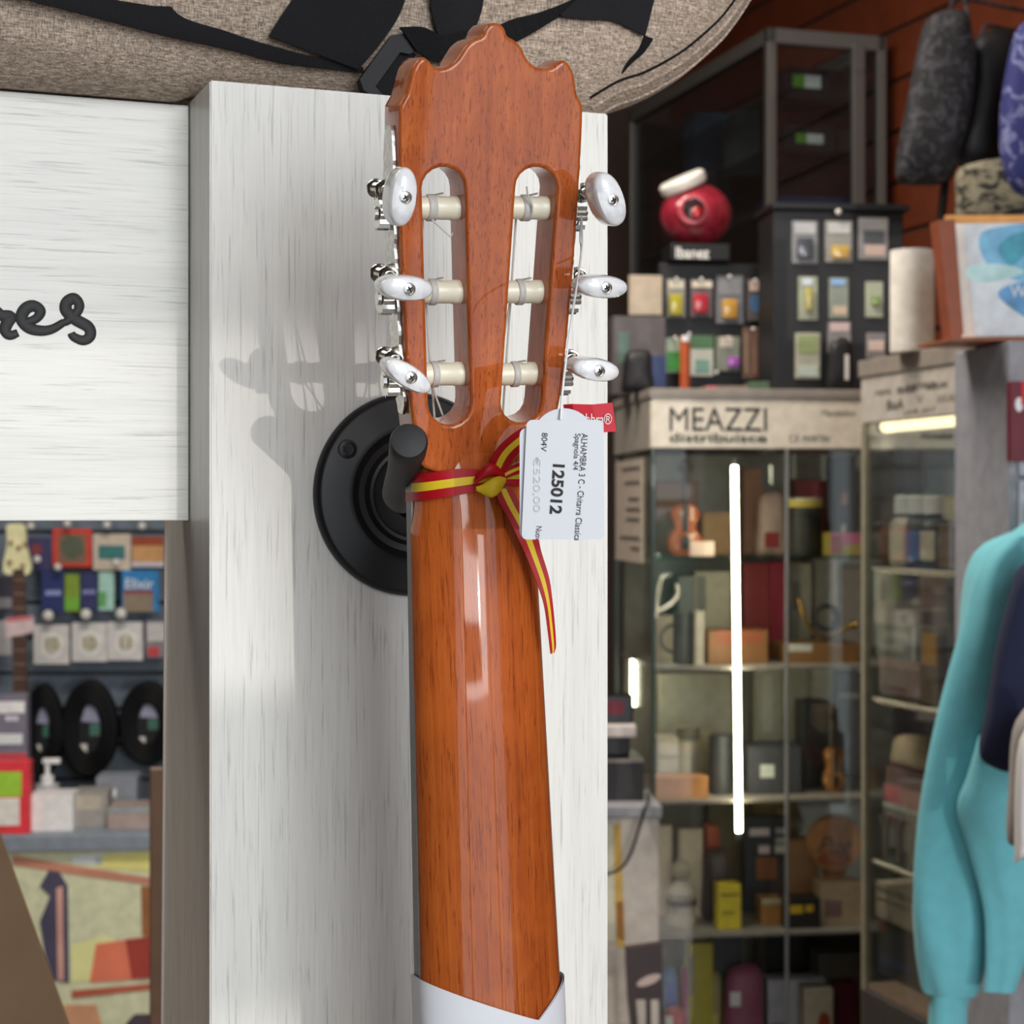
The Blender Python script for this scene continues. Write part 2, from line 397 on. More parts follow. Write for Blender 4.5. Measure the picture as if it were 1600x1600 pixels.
def fillcurve(loops, half, bev, M, close_sub=0):
    cu = bpy.data.curves.new('tmp_outline', 'CURVE'); cu.dimensions = '2D'; cu.fill_mode = 'BOTH'; cu.extrude = half-bev; cu.bevel_depth = bev; cu.bevel_resolution = 3; cu.offset = -bev
    for lp in loops:
        sp = cu.splines.new('POLY'); sp.points.add(len(lp)-1); sp.use_cyclic_u = True
        for q, (x, y) in zip(sp.points, lp): q.co = (x, y, 0, 1)
    o = bpy.data.objects.new('tmp_outline', cu); COL.objects.link(o)
    me = bpy.data.meshes.new_from_object(o.evaluated_get(bpy.context.evaluated_depsgraph_get()))
    mb = MB(); mb.add_mesh(me, M); bpy.data.objects.remove(o); bpy.data.curves.remove(cu); bpy.data.meshes.remove(me); return mb
def sm2(lp, n=3): return [(p.x, p.y) for p in spline([(x, y, 0) for x, y in lp], n, True)]
HM = Matrix((GX, HZ, -HY)).transposed().to_4x4(); HM.translation = N0+HY*(TK/2)
loops = [sm2([hp(*p) for p in out])]+[[hp(*p) for p in s] for s in slots]
mb = fillcurve(loops, TK/2, 0.0016, HM)
head = part(mb, 'headstock', M_wood, gtr)

# neck: a C-shaped loft
def nsec(z, n=28):
    w_ = 0.0262+0.0185*max(-z, 0); fl = min(1, max(0, (-z)/0.03)); e = 0.34+0.16*fl; d = 0.0175
    if z > -0.03: w_ = 0.0250+0.0012*fl-0.0009*math.sin(math.pi*fl)
    P_ = []
    for k in range(n+1):
        t = math.pi*k/n-math.pi/2
        x = w_*math.copysign(abs(math.sin(t))**(2*e), t); y = d*(1-abs(math.cos(t))**(2*e))
        P_.append((x, y))
    return P_, w_, d
mb = MB(GM); rings = []
for i in range(46):
    z = 0.001-i*0.0085; s_, w_, d = nsec(z); rings.append([(x, y+0.0004, z) for x, y in s_])
mb.loft(rings, cap=True)
neck = part(mb, 'neck', M_wood, gtr)
mb = MB(GM)
rings = []
for z in (0.0, -0.2, -0.375):
    s_, w_, d = nsec(z); w2 = w_+0.0006; rings.append([(-w2, d, z), (w2, d, z), (w2, d+0.0065, z), (-w2, d+0.0065, z)])
mb.loft(rings); part(mb, 'fretboard', mat('rosewood_edge', (74, 70, 68), 0.35, vary=0.2, scale=300), gtr, False)
# head end of the neck: the nut on the far side and body below the picture
mb = MB(GM); mb.box(-0.0262, 0.0262, 0.0165, 0.0275, 0.0, 0.005, 0.0008); part(mb, 'nut', mat('bone', (228, 220, 198), 0.4), gtr, False)
# rollers, one for each string
M_bone = mat('ivory_roller', (232, 224, 200), 0.35, coat=0.3); M_str = mat('nylon_string', (205, 202, 195), 0.3); M_pearl = N('pearl_button')
f = M_pearl.noise(M_pearl.coords((90, 90, 90)), 1.0, 3, 0.5, 2.5)
M_pearl.l(M_pearl.ramp(f, [(0.3, L3((226, 228, 236))), (0.5, L3((246, 246, 248))), (0.7, L3((250, 250, 252)))]), M_pearl.b.inputs['Base Color'])
M_pearl.b.inputs['Roughness'].default_value = 0.15; M_pearl.b.inputs['Coat Weight'].default_value = 0.8; M_pearl.b.inputs['Subsurface Weight'].default_value = 0.15; M_pearl.b.inputs['Subsurface Radius'].default_value = (0.004, 0.004, 0.004)
M_pearl = M_pearl.m
strs = []
for si, side in enumerate((-1, 1)):
    for ri, yy in enumerate((327, 460, 590)):
        t = (yy-261)/403
        cx = (694+9*t) if side < 0 else (839-24*t)
        xc, zc = hp(cx, yy); hwid = 0.0092
        a = hw(xc-hwid-0.0008, zc, 0.0105); b = hw(xc+hwid+0.0008, zc, 0.0105)
        mb = MB(); L = (b-a).length
        mb.lathe([(0.0044, 0), (0.0044, L*0.2), (0.0046, L*0.24), (0.0046, L*0.78), (0.0049, L*0.80), (0.0049, L)], a, b-a, 24)
        ro = part(mb, 'string_roller', M_bone, gtr)
        # string wound on it
        mb = MB(); ax = (b-a).normalized(); pts = []
        nw = (5, 4, 4)[ri]; s0 = 0.30 if side < 0 else 0.42
        for k in range(nw*14+1):
            an = 2*math.pi*k/14; p = a+ax*L*(s0+0.035*k/14)
            pts.append(p+(HZ*math.cos(an)-HY*math.sin(an))*0.0050)
        tail = pts[-1]
        pts.append(tail+ax*0.002-HY*0.004+HZ*0.001)
        # run down to the nut on the string side
        xn = (side*0.0045+side*0.0066*(2-ri)) 
        mb.tube(pts, 0.00042, 6); part(mb, 'string_winding', M_str, ro)
        mb = MB(); nutp = GM @ Vector((xn, 0.0270, 0.005)); st = a+ax*L*s0+HY*0.0045
        mb.cyl(st, nutp, 0.00045, n=8); mb.cyl(nutp, GM @ Vector((xn*1.15, 0.0290, -0.375)), 0.00045, n=8)
        part(mb, 'string', M_str, gtr)
# loose string end and threaded tail in the upper left slot
mb = MB(); a = hw(*hp(683, 345), 0.006); mb.tube([a, hw(*hp(694, 358), 0.003), hw(*hp(707, 371), 0.002), hw(*hp(712, 366), 0.004)], 0.0004, 6); part(mb, 'string_tail', M_str, gtr)
mb = MB(); mb.tube([hw(*hp(826, 292), 0.002), hw(*hp(829, 305), 0.003), hw(*hp(838, 322), 0.004), hw(*hp(838, 332), 0.004)], 0.0004, 6); part(mb, 'string_tail', M_str, gtr)
# machine heads
M_eng = mat('engraved_nickel', (196, 193, 186), 0.28, 1.0, vary=0.25, scale=420)
def edge_x(side, z):                 # headstock edge at that height
    p = [hp(*q) for q in out]; c = [q for q in p if q[0]*side > 0.012]
    best = None
    for (xa, za), (xb, zb) in zip(p, p[1:]+p[:1]):
        if xa*side > 0.015 and xb*side > 0.015 and min(za, zb) <= z <= max(za, zb) and za != zb:
            x = xa+(xb-xa)*(z-za)/(zb-za); best = x if best is None or x*side > best*side else best
    return best
knobs = {-1: [((624, 307), 6, 45, 92), ((630, 449), 94, 40, 88), ((633, 586), 122, 36, 86)],
         1: [((946, 311), -24, 48, 88), ((936, 447), 92, 36, 84), ((925, 576), 98, 36, 80)]}
for side in (-1, 1):
    # engraved side plate with a wavy outline, on the edge of the headstock
    zt = hp(612, 196)[1]; zb_ = hp(625, 652)[1]; cols = []; n = 60
    mb = MB(); ra = []
    for i in range(n+1):
        z = zb_+(zt-zb_)*i/n; ex = edge_x(side, min(max(z, hp(640, 640)[1]), hp(625, 200)[1]))
        wv = 0.0052+0.0011*abs(math.sin(i*0.62))+(0.0012 if i % 20 in (8,9,10,11) else 0); wv *= (0.55+0.45*min(1, min(i, n-i)/4))
        ra.append([hw(ex+side*0.0002, z, 0.010-wv), hw(ex+side*0.0014, z, 0.010-wv), hw(ex+side*0.0014, z, 0.010+wv), hw(ex+side*0.0002, z, 0.010+wv)])
    mb.loft(ra); plate = part(mb, 'tuner_plate', M_eng, gtr, False)
    for ri, ((kx, ky), ang, kw, kl) in enumerate(knobs[side]):
        yy = (327, 460, 590)[ri]; t = (yy-261)/403
        xr, zr = hp((694+9*t) if side < 0 else (839-24*t), yy); ex = edge_x(side, zr)
        # gear wheel on the roller end
        mb = MB(); g0 = hw(ex+side*0.0016, zr-0.0025, 0.0105); g1 = hw(ex+side*0.0062, zr-0.0025, 0.0105); ax = (g1-g0).normalized(); n = 32; rings = []
        for h in (0, 1):
            c = g0 if h == 0 else g1
            rings.append([c+(HZ*math.cos(2*math.pi*k/n)+HY*math.sin(2*math.pi*k/n))*(0.0066 if k % 2 else 0.0055) for k in range(n)])
        mb.loft(rings); mb.cyl(g1, g1+ax*0.0012, 0.003, 0.0026)
        part(mb, 'gear_wheel', M_chrome, gtr, False)
        # worm bracket and post just above the gear
        zk = zr+0.0068; c = hw(ex+side*0.0045, zk, 0.011)
        mb = MB(); mb.torus(c-HY*0.006, 0.0032, 0.0009, HY, 20, 8); mb.torus(c+HY*0.005, 0.0032, 0.0009, HY, 20, 8)
        mb.cyl(c-HY*0.0075, c+HY*0.0065, 0.0021); 
        for k in range(6): mb.torus(c-HY*(0.004-0.0016*k), 0.0022, 0.0006, HY, 14, 6)
        part(mb, 'worm_gear', M_chrome, gtr)
        # pearl button on its shaft, pointing to the viewer
        lift = 0.0215; q0 = hit(kx, ky, N0-HY*lift, HY)
        mb = MB(); base = c-HY*0.0075; mb.cyl(base, q0+HY*0.006, 0.0019, 0.0021); mb.cyl(q0+HY*0.0075, q0+HY*0.0055, 0.0024, 0.0034)
        part(mb, 'tuner_shaft', M_chrome, gtr)
        th = math.radians(ang); la = HZ*math.cos(th)+GX*math.sin(th); sa = GX*math.cos(th)-HZ*math.sin(th)
        kc = q0+HY*0.0; l2 = kl/2*q0.y/F; w2 = kw/2*q0.y/F; t2 = 0.0070
        mb = MB(); rings = []
        for i in range(13):
            u = -1+2*i/12; yv = t2*u; k = max(0.03, (1-abs(u)**5.0))**0.40
            ring = []
            for j in range(28):
                a2 = 2*math.pi*j/28; cx_ = math.copysign(abs(math.cos(a2))**0.9, math.cos(a2)); sx_ = math.copysign(abs(math.sin(a2))**0.95, math.sin(a2))
                ring.append(kc+la*(l2*cx_*(0.30+0.70*k))+sa*(w2*sx_*(0.20+0.80*k))+HY*yv)
            rings.append(ring)
        mb.loft(rings); kn = part(mb, 'tuner_button', M_pearl, gtr)
        mb = MB(); sc = kc-HY*(t2+0.0003); mb.lathe([(0.0021, 0), (0.0021, 0.0004), (0.0013, 0.0007)], sc+HY*0.0002, -HY, 20); mb.torus(sc, 0.0022, 0.0003, HY, 20, 6)
        scr = part(mb, 'screw', M_chrome, kn)
        mb = MB()
        for aa in (0.5, 0.5+math.pi/2):
            d1 = GX*math.cos(aa)+HZ*math.sin(aa); d2 = GX*-math.sin(aa)+HZ*math.cos(aa)
            mb.slab([sc-HY*0.0006+d1*0.0012+d2*0.0003, sc-HY*0.0006-d1*0.0012+d2*0.0003, sc-HY*0.0006-d1*0.0012-d2*0.0003, sc-HY*0.0006+d1*0.0012-d2*0.0003], -HY*0.00012)
        part(mb, 'screw_slot', M_ink, kn, False)
# white paper sleeve round the lower neck, its top edge cut to a V
mb = MB(GM); top = []; bot = []
def gz(px, py): return (hit(px, py, N0, NV)-N0).dot(GZ)
zl, zm, zr_ = gz(664, 1546), gz(806, 1601), gz(877, 1538)
s_, w_, d = nsec(-0.22, 40)
ring0, ring1, ring2, ring3 = [], [], [], []
for x, y in s_:
    u = x/w_; um = 0.45
    z = zl+(zm-zl)*((u+1)/(1+um)) if u < um else zm+(zr_-zm)*((u-um)/(1-um))
    k = 1.045
    ring0.append((x*k, y-0.0011, z)); ring1.append((x*k, y-0.0011, -0.30)); ring2.append((x*(k-0.02), y-0.0006, -0.30)); ring3.append((x*(k-0.02), y-0.0006, z))
def closep(r, dy): return r+[(r[-1][0], 0.026+dy, r[-1][2]), (r[0][0], 0.026+dy, r[0][2])]
mb.loft([closep(ring0, 0), closep(ring1, 0)], cap=False); mb.loft([closep(ring3, -0.0005), closep(ring2, -0.0005)], cap=False)
tag(part(mb, 'paper_sleeve', mat('white_paper', (232, 233, 238), 0.6)), 'white paper sleeve wrapped around the guitar neck, cut to a V', 'sleeve')

# ------------------------------------------------------------------ wall hanger
M_hang = mat('black_satin_steel', (26, 26, 28), 0.38, 0.0); M_rub = mat('black_rubber', (34, 34, 36), 0.6, vary=0.1, scale=200)
hc = hit(643, 772, C0, NV)
hg = thing('guitar_hanger', 'black round-plate guitar hanger screwed to the white post', 'hanger', M=Matrix.Translation(hc))
R = 0.0485
mb = MB(); mb.lathe([(0.0, 0), (R, 0), (R, 0.003), (R-0.0015, 0.0052), (R-0.003, 0.0058), (0.0335, 0.0075), (0.0315, 0.0085), (0.030, 0.0075), (0.0275, 0.0045), (0.0245, 0.004), (0.0225, 0.0062), (0.0210, 0.0064), (0.0195, 0.0055), (0.0, 0.0055)], hc, NV, 96)
part(mb, 'mounting_plate', M_hang, hg)
for (sx, sy) in ((543, 702),):
    sp = hit(sx, sy, C0+NV*0.0062, NV); mb = MB(); mb.lathe([(0.0046, 0), (0.0044, 0.0012), (0.0030, 0.0016), (0.0028, 0.0008), (0, 0.0008)], sp, NV, 24)
    scr = part(mb, 'mounting_screw', mat('black_screw', (34, 34, 36), 0.3, 0.3), hg)
    mb = MB(); st = [sp+NV*0.0009+(U*math.cos(2*math.pi*k/12)+Zv*math.sin(2*math.pi*k/12))*(0.0024 if k % 2 else 0.0014) for k in range(12)]; mb.slab(st, NV*0.0006); part(mb, 'screw_socket', M_ink, scr, False)
yb = hit(628, 775, C0+NV*0.085, NV)                # left bend of the yoke
yr = yb+U*0.062
mid = hc+NV*0.085; mid = mid+U*((yb+yr)/2-mid).dot(U); 
mb = MB(); mb.cyl(hc+NV*0.004, hc+NV*0.012, 0.013, 0.010, 24)
mb.tube(spline([hc+NV*0.008, hc+NV*0.05+U*0.01, mid-Zv*0.003, (mid+yr)/2, yr], 5)[:11], 0.0055, 14)
part(mb, 'arm', M_hang, hg)
tipL = hit(639, 688, C0+NV*0.152, NV); tipR = tipL+U*0.062
for nm, b0, tip, sd in (('left', yb, tipL, -1), ('right', yr, tipR, 1)):
    mb = MB(); pts = spline([mid, (mid+b0)/2, b0+NV*0.003-U*0.003*sd, b0*0.6+tip*0.4, tip], 6)
    d = (tip-b0).normalized()
    mb.tube(spline([mid, (mid+b0)/2, b0-U*0.004*sd, b0+d*0.012], 5), 0.0048, 12); part(mb, 'yoke_bar', M_hang, hg)
    mb = MB(); Lt = (tip-b0).length
    mb.lathe([(0.004, -0.003), (0.0074, -0.001), (0.0086, 0.004), (0.0082, 0.016), (0.0073, Lt*0.5), (0.0075, Lt*0.85), (0.0076, Lt-0.002), (0.0068, Lt-0.0004), (0.005, Lt), (0, Lt+0.0003)], b0, d, 28)
    part(mb, 'rubber_arm', M_rub, hg)

# ------------------------------------------------------------------ flag ribbon tied round the neck
M_red = mat('red_satin', (172, 18, 30), 0.4, spec=0.25, vary=0.08, scale=120); M_yel = mat('yellow_satin', (226, 194, 44), 0.45, spec=0.25, vary=0.06, scale=120)
def ribbon(mb, rows, th=0.0004):
    """rows: list of (p_left, p_right, normal); three stripes across"""
    prev = None
    for a, b, n in rows:
        c = [a, a.lerp(b, 0.34), a.lerp(b, 0.66), b]; ids = [mb.V(p) for p in c]; idb = [mb.V(p-n*th) for p in c]
        if prev:
            for k in range(3):
                mb.cur = 1 if k == 1 else 0
                mb.face((prev[0][k], prev[0][k+1], ids[k+1], ids[k])); mb.face((prev[1][k], idb[k], idb[k+1], prev[1][k+1]))
        prev = (ids, idb)
    mb.cur = 0
rib = thing('flag_ribbon', 'red and yellow striped ribbon knotted around the guitar neck', 'ribbon', M=Matrix.Translation(hit(765, 750, N0, NV)))
mb = MB(); rows = []
def gp(x, y, z): return GM @ Vector((x, y, z))
zc = gz(740, 752)
for k in range(33):                      # the wrap round the back of the neck
    t = -1.12+2.24*k/32; u = max(-1, min(1, t)); an = u*math.pi/2
    hh = 0.0050-0.0006*t-0.0022*math.exp(-((t-0.12)/0.18)**2); zz = zc+0.0016*math.sin(2.2*t+0.5); pr = []
    for z in (zz+hh, zz-hh):
        s_, w_, d = nsec(z); fl = min(1, max(0, -z/0.03)); e2 = 2*(0.34+0.16*fl)
        x = (w_+0.0011)*math.copysign(abs(math.sin(an))**e2, an); y = d*(1-abs(math.cos(an))**e2)-0.0014
        if abs(t) > 1: y = d+(abs(t)-1)*0.06
        pr.append(gp(x, y, z))
    rows.append((pr[0], pr[1], (NV*math.cos(an)+GX*math.sin(an)).normalized()))
ribbon(mb, rows); part(mb, 'wrap', [M_red, M_yel], rib)
kp = lambda x, y, off: hit(x, y, N0+NV*off, NV)
def strip(pairs, name, offs):
    mb = MB(); L = spline([kp(*a, o) for (a, b), o in zip(pairs, offs)], 5); Rr = spline([kp(*b, o) for (a, b), o in zip(pairs, offs)], 5)
    ribbon(mb, [(a, b, NV) for a, b in zip(L, Rr)]); return part(mb, name, [M_red, M_yel], rib)
strip([((768, 742), (786, 742)), ((766, 722), (792, 735)), ((776, 702), (803, 716)), ((794, 684), (820, 700)), ((818, 668), (846, 682)), ((850, 664), (872, 684))], 'loop', [0.004, 0.006, 0.010, 0.014, 0.017, 0.016])
strip([((782, 738), (784, 752)), ((802, 727), (806, 742)), ((824, 718), (828, 738)), ((850, 716), (852, 738))], 'loop_return', [0.002, 0.004, 0.008, 0.012])
strip([((772, 765), (800, 762)), ((783, 790), (812, 786)), ((797, 815), (826, 812)), ((809, 840), (840, 838)), ((822, 868), (846, 862)), ((838, 908), (858, 902)), ((850, 945), (863, 935)), ((856, 985), (867, 975)), ((860, 1018), (869, 1008)), ((861, 1022), (866, 1020))], 'tail', [0.004, 0.0045, 0.006, 0.006, 0.005, 0.005, 0.005, 0.004, 0.003, 0.003])
mb = MB(); Rk = Matrix((GX, GZ, -GY)).transposed()
kc = kp(765, 742, 0.003)
rings = []
for i in range(9):
    t = i/8; c = kp(742+46*t, 752-14*math.sin(math.pi*t)-8*t, 0.0045+0.002*math.sin(math.pi*t)); r1 = 0.0014+0.0013*math.sin(math.pi*t); 
    rings.append([c+(GZ*math.cos(a)*r1*1.0+NV*math.sin(a)*r1*0.7) for a in [2*math.pi*k/14 for k in range(14)]])
mb.loft(rings); part(mb, 'knot_fold', M_red, rib)
mb = MB(); rings = []
for i in range(11):
    t = i/10; c = kp(744+46*t, 764-14*t+6*math.sin(math.pi*t), 0.006+0.0025*math.sin(math.pi*t)); r1 = 0.0010+0.0031*math.sin(math.pi*t**1.4)
    rings.append([c+(GZ*math.cos(a)*r1*0.95+NV*math.sin(a)*r1*0.6) for a in [2*math.pi*k/14 for k in range(14)]])
mb.loft(rings); part(mb, 'knot_band', M_yel, rib)

# ------------------------------------------------------------------ price tag and maker's label on the white thread
TY = 0.692
def rounded(x0, y0, x1, y1, r, n=5, sk=0.0):
    pts = []
    for cx, cy, a0 in ((x0+r, y0+r, math.pi), (x1-r, y0+r, 1.5*math.pi), (x1-r, y1-r, 0), (x0+r, y1-r, 0.5*math.pi)):
        for k in range(n+1):
            a = a0+0.5*math.pi*k/n; pts.append((cx+r*math.cos(a)+sk*(cy+r*math.sin(a)-y0), cy+r*math.sin(a)))
    return pts
M_tag = mat('white_card', (212, 215, 222), 0.45, vary=0.015, scale=60); M_sil = mat('glossy_sticker', (214, 216, 222), 0.3, coat=0.3)
tg = thing('price_tag', 'white price tag with black printed text hanging by a thread beside the ribbon', 'tag', M=Matrix.Translation(P(880, 740, TY)))
mb = MB(); mb.slab([P(x, y, TY+0.0016) for x, y in rounded(812, 668, 943, 843, 12, 5, -0.0)], Vector((0, 0.0003, 0)))
part(mb, 'back_card', M_tag, tg, False)
mb = MB(); pts = [(x, y) for x, y in [(834, 700)]]; pts = [(881+50*math.cos(a), 688-50*math.sin(a)) for a in [math.pi*k/20 for k in range(21)]]
mb.slab([P(x, y, TY+0.0010) for x, y in pts], Vector((0, 0.0003, 0))); part(mb, 'round_card', M_tag, tg, False)
mb = MB()
fr = rounded(823, 656, 943, 843, 9, 5, -0.045); fr = [(x+(10 if x > 880 else 0)*(y-656)/190, y) for x, y in fr]
mb.slab([P(x, y, TY) for x, y in fr], Vector((0, 0.0004, 0))); part(mb, 'sticker_card', M_sil, tg, False)
def ttext(body, x, y, length, height, mat_=M_ink, tilt=-0.07, bold=0.0, name='lettering'):
    q = TY/F; return text(body, fmat(P(x, y, TY-0.0002), (tilt, 0, -1), (1, 0, 0)), mat_, name, tg, length*q, height*q, bold=bold)
ttext('ALHAMBRA 3 C - Chitarra Classica', 909, 677, 168, 10)
ttext('Spagnola 4/4', 896.5, 677, 57, 11)
ttext('125012', 864, 725, 78, 19, bold=0.03)
ttext('804V', 847, 676, 29, 9)
ttext('Nuov', 838, 822, 22, 9)
ttext('\u20ac520,00', 832, 714, 86, 13, mat('faint_ink', (192, 196, 205), 0.5), tilt=0.0)
mb = MB(); M_thr = mat('white_thread', (236, 236, 236), 0.5)
a = hw(*hp(903, 330), -0.002); mb.tube(spline([hw(*hp(918, 335), 0.006), hw(*hp(905, 372), -0.001), hw(*hp(903, 400), -0.003), P(893, 500, TY+0.004), P(880, 600, TY+0.002), P(876, 656, TY-0.0006)], 6), 0.00045, 6)
mb.tube(spline([hw(*hp(915, 342), 0.004), hw(*hp(908, 380), -0.001), hw(*hp(903, 402), -0.003)], 5), 0.0004, 6)
part(mb, 'thread', M_thr, tg)
ml = thing('fabric_label', 'small red maker label sticking out behind the white price tag', 'label', M=Matrix.Translation(P(928, 652, TY+0.004)))
mb = MB(); rows = [[P(x, y, TY+0.004+dz) for (x, y), dz in zip(pp, zz)] for pp, zz in ((((880, 632), (894, 631), (925, 632), (957, 629)), (0.004, 0.001, 0, 0)), (((886, 676), (905, 676), (935, 676), (963, 674)), (0.004, 0.001, 0, 0)))]
mb.loft([rows[0]+[p+Vector((0, .0004, 0)) for p in rows[0][::-1]], rows[1]+[p+Vector((0, .0004, 0)) for p in rows[1][::-1]]]); part(mb, 'cloth', mat('red_label_cloth', (200, 30, 50), 0.6), ml, False)
q = TY/F
text('hbra\u00ae', fmat(P(915, 662, TY+0.0035), (1, 0, -0.03), (0, 0, 1)), mat('white_print', (240, 225, 225), 0.6), 'lettering', ml, 41*q, 17*q)

# ------------------------------------------------------------------ gig bag lying on top of the post and board
M_hea = heather(); M_web = webbing(); M_dkmesh = mat('black_nylon', (20, 20, 22), 0.8, spec=0.15, vary=0.3, scale=500)
BT = 0.040                                  # mid plane offset behind the post's front face
bo = C0-NV*BT
def bxz(px, py): p = hit(px, py, bo, NV)-bo; return p.dot(U), p.z
edge = [bxz(*p) for p in [(915, 186), (952, 177), (985, 166), (1018, 150), (1050, 131), (1075, 112), (1100, 90), (1120, 70), (1140, 44), (1157, 18), (1172, -8), (1195, -60), (1215, -120), (1228, -190)]]
zb0 = TOP+0.0012; edge[0] = (edge[0][0], zb0)
edge = [(p.x, p.y) for p in spline([(x, z, 0) for x, z in edge], 4)]
ztop = edge[-1][1]; xl = bxz(-420, 100)[0]
def rx(z):
    for (xa, za), (xb, zb) in zip(edge, edge[1:]):
        if za <= z <= zb: return xa+(xb-xa)*(z-za)/max(zb-za, 1e-9)
    return edge[-1][0]
polyb = [(xl-0.1, zb0)]+edge+[(xl-0.1, ztop+0.1)]
def bd(x, z):
    best = 9
    pts = [(xl-0.3, zb0)]+edge
    for (xa, za), (xb, zb) in zip(pts, pts[1:]):
        dx, dz = xb-xa, zb-za; t = max(0, min(1, ((x-xa)*dx+(z-za)*dz)/(dx*dx+dz*dz+1e-12)))
        best = min(best, math.hypot(x-xa-t*dx, z-za-t*dz))
    return best
def bfold(x, z):
    f = 0.0036*math.sin(z*210+9*x+2.2*math.sin(14*x))*max(0, min(1, (0.02-x)/0.1))
    return f+0.0012*mnoise.noise(Vector((x*22, z*40, 0.3)))
def bt_(x, z):                               # depth of the front skin (metres behind the post's front face)
    d = bd(x, z); k = min(1, d/0.035); return BT-0.030*math.sqrt(max(0, 1-(1-k)**2))+bfold(x, z)*min(1, d/0.02)
BM = COLM.copy(); BM.translation = C0+Vector((0, 0, TOP))
bag = thing('gig_bag', 'heather grey gig bag with black straps lying on top of the white post', 'bag', M=BM)
def bw(x, z, t): return C0+U*x-NV*t+Zv*z
nz, nx = 60, 190; mb = MB(); gridf = []; gridb = []
for i in range(nz+1):
    z = zb0+(ztop-zb0)*(i/nz)**1.25; xr = rx(z); rowf = []; rowb = []
    for j in range(nx+1):
        x = xl+(xr-xl)*(1-(1-j/nx)**1.5); tf = bt_(x, z) if j < nx else BT
        if i == 0: tf = BT
        sg = -0.0030*max(0, min(1, (-x-0.001)/0.006))*max(0, 1-(z-zb0)/0.03); z_ = z+sg
        rowf.append(mb.V(bw(x, z_, tf))); tb = BT+0.075*math.sqrt(max(0, 1-(1-min(1, bd(x, z)/0.05))**2)); rowb.append(mb.V(bw(x, z_, tb)))
    gridf.append(rowf); gridb.append(rowb)
for g in (gridf, gridb):
    for a, b in zip(g, g[1:]):
        for j in range(nx): mb.face((a[j], a[j+1], b[j+1], b[j]))
for i in range(nz):
    mb.face((gridf[i][0], gridf[i+1][0], gridb[i+1][0], gridb[i][0]))
mb.face(gridf[-1]+gridb[-1][::-1])
part(mb, 'shell', M_hea, bag)
def inset(dist, n0=0):
    L = []
    for k in range(n0, len(edge)-1):
        (xa, za), (xb, zb) = edge[max(k-1, 0)], edge[k+1]; tx, tz = xb-xa, zb-za; l = math.hypot(tx, tz)
        L.append((edge[k][0]-tz/l*dist, edge[k][1]+tx/l*dist))
    return L
for dd, r, mm, nm in ((0.0075, 0.0010, M_hea, 'piping'), (0.0125, 0.0007, M_dkmesh, 'seam_and_fold_shade'), (0.0022, 0.0009, M_hea, 'piping')):
    mb = MB(); mb.tube([bw(x, z, bt_(x, z)-0.0002) for x, z in inset(dd) if z > zb0+0.0005], r, 8); part(mb, nm, mm, bag)
def cloth(pxpoly, m, name, lift=0.0016, sub=6):
    """a piece of webbing lying on the bag's front skin: two px edges of equal length"""
    A_, B_ = pxpoly; mb = MB(); top_, bot_ = [], []
    A2 = spline([(x, y, 0) for x, y in A_], sub); B2 = spline([(x, y, 0) for x, y in B_], sub); g = []
    for a, b in zip(A2, B2):
        row = []
        for k in range(7):
            p = a.lerp(b, k/6); x, z = bxz(p.x, p.y); t = bt_(x, z)-lift
            # correct for the depth of the skin so that the strap lies where it is seen
            q = hit(p.x, p.y, C0-NV*t, NV); row.append(q)
        g.append(row)
    rings = [r+[q-NV*0.0012 for q in r[::-1]] for r in g]
    mb.loft(rings); return part(mb, name, m, bag)
h5 = lambda L: [(x/2.5, y/2.5) for x, y in L]
h1 = lambda L: [Z1(*p) for p in L]
cloth((h5([(620, -60), (700, 58), (880, 120), (1000, 160), (1200, 215), (1420, 262)]), h5([(-120, -60), (400, 75), (640, 138), (900, 195), (1100, 246), (1420, 285)])), M_web, 'strap')
cloth((h5([(1180, -60), (1140, 0), (1090, 75), (1050, 140)]), h5([(1600, -60), (1560, 60), (1480, 180), (1400, 272)])), M_web, 'strap_patch', 0.004)
cloth((h1([(400, -80), (405, 40), (430, 150), (470, 260)]), h1([(700, -80), (690, 40), (650, 160), (600, 260)])), M_web, 'strap', 0.005)
cloth((h1([(230, 150), (360, 150), (470, 195), (590, 170), (700, 190)]), h1([(330, 290), (420, 340), (500, 345), (600, 350), (700, 360)])), M_dkmesh, 'strap', 0.007)
cloth((h1([(760, 150), (860, 105), (1000, 70), (1180, 0), (1260, -60)]), h1([(830, 250), (900, 222), (1000, 165), (1130, 88), (1300, 10)])), M_dkmesh, 'strap', 0.003)
cloth((h1([(1120, 78), (1260, -30), (1420, -60), (1660, -60)]), h1([(1140, 95), (1260, 108), (1420, 118), (1595, 200)])), M_web, 'mesh_panel', 0.0045)
cloth((h1([(1590, 195), (1560, 270), (1500, 340), (1468, 400)]), h1([(1640, 215), (1590, 290), (1520, 352), (1472, 406)])), M_dkmesh, 'seam_and_fold_shade', 0.001)  # black strip drawn in for the shade inside a fold
# tri-glide buckle
mb = MB(); bo_ = C0-NV*0.004
def bk(x, y, d): return hit(*Z1(x, y), C0-NV*(0.010-d), NV)
mb.slab([bk(*p, 0.004) for p in [(8, 440), (185, 195), (250, 185), (335, 272), (285, 300), (232, 290), (95, 480), (150, 545), (120, 560), (30, 500)]], -NV*0.006)
part(mb, 'buckle', mat('matt_black_plastic', (30, 30, 32), 0.55, spec=0.3), bag, False)
mb = MB(); mb.slab([bk(*p, 0.001) for p in [(95, 480), (232, 290), (320, 300), (230, 560), (150, 560)]], -NV*0.004); part(mb, 'buckle_strap', M_web, bag, False)

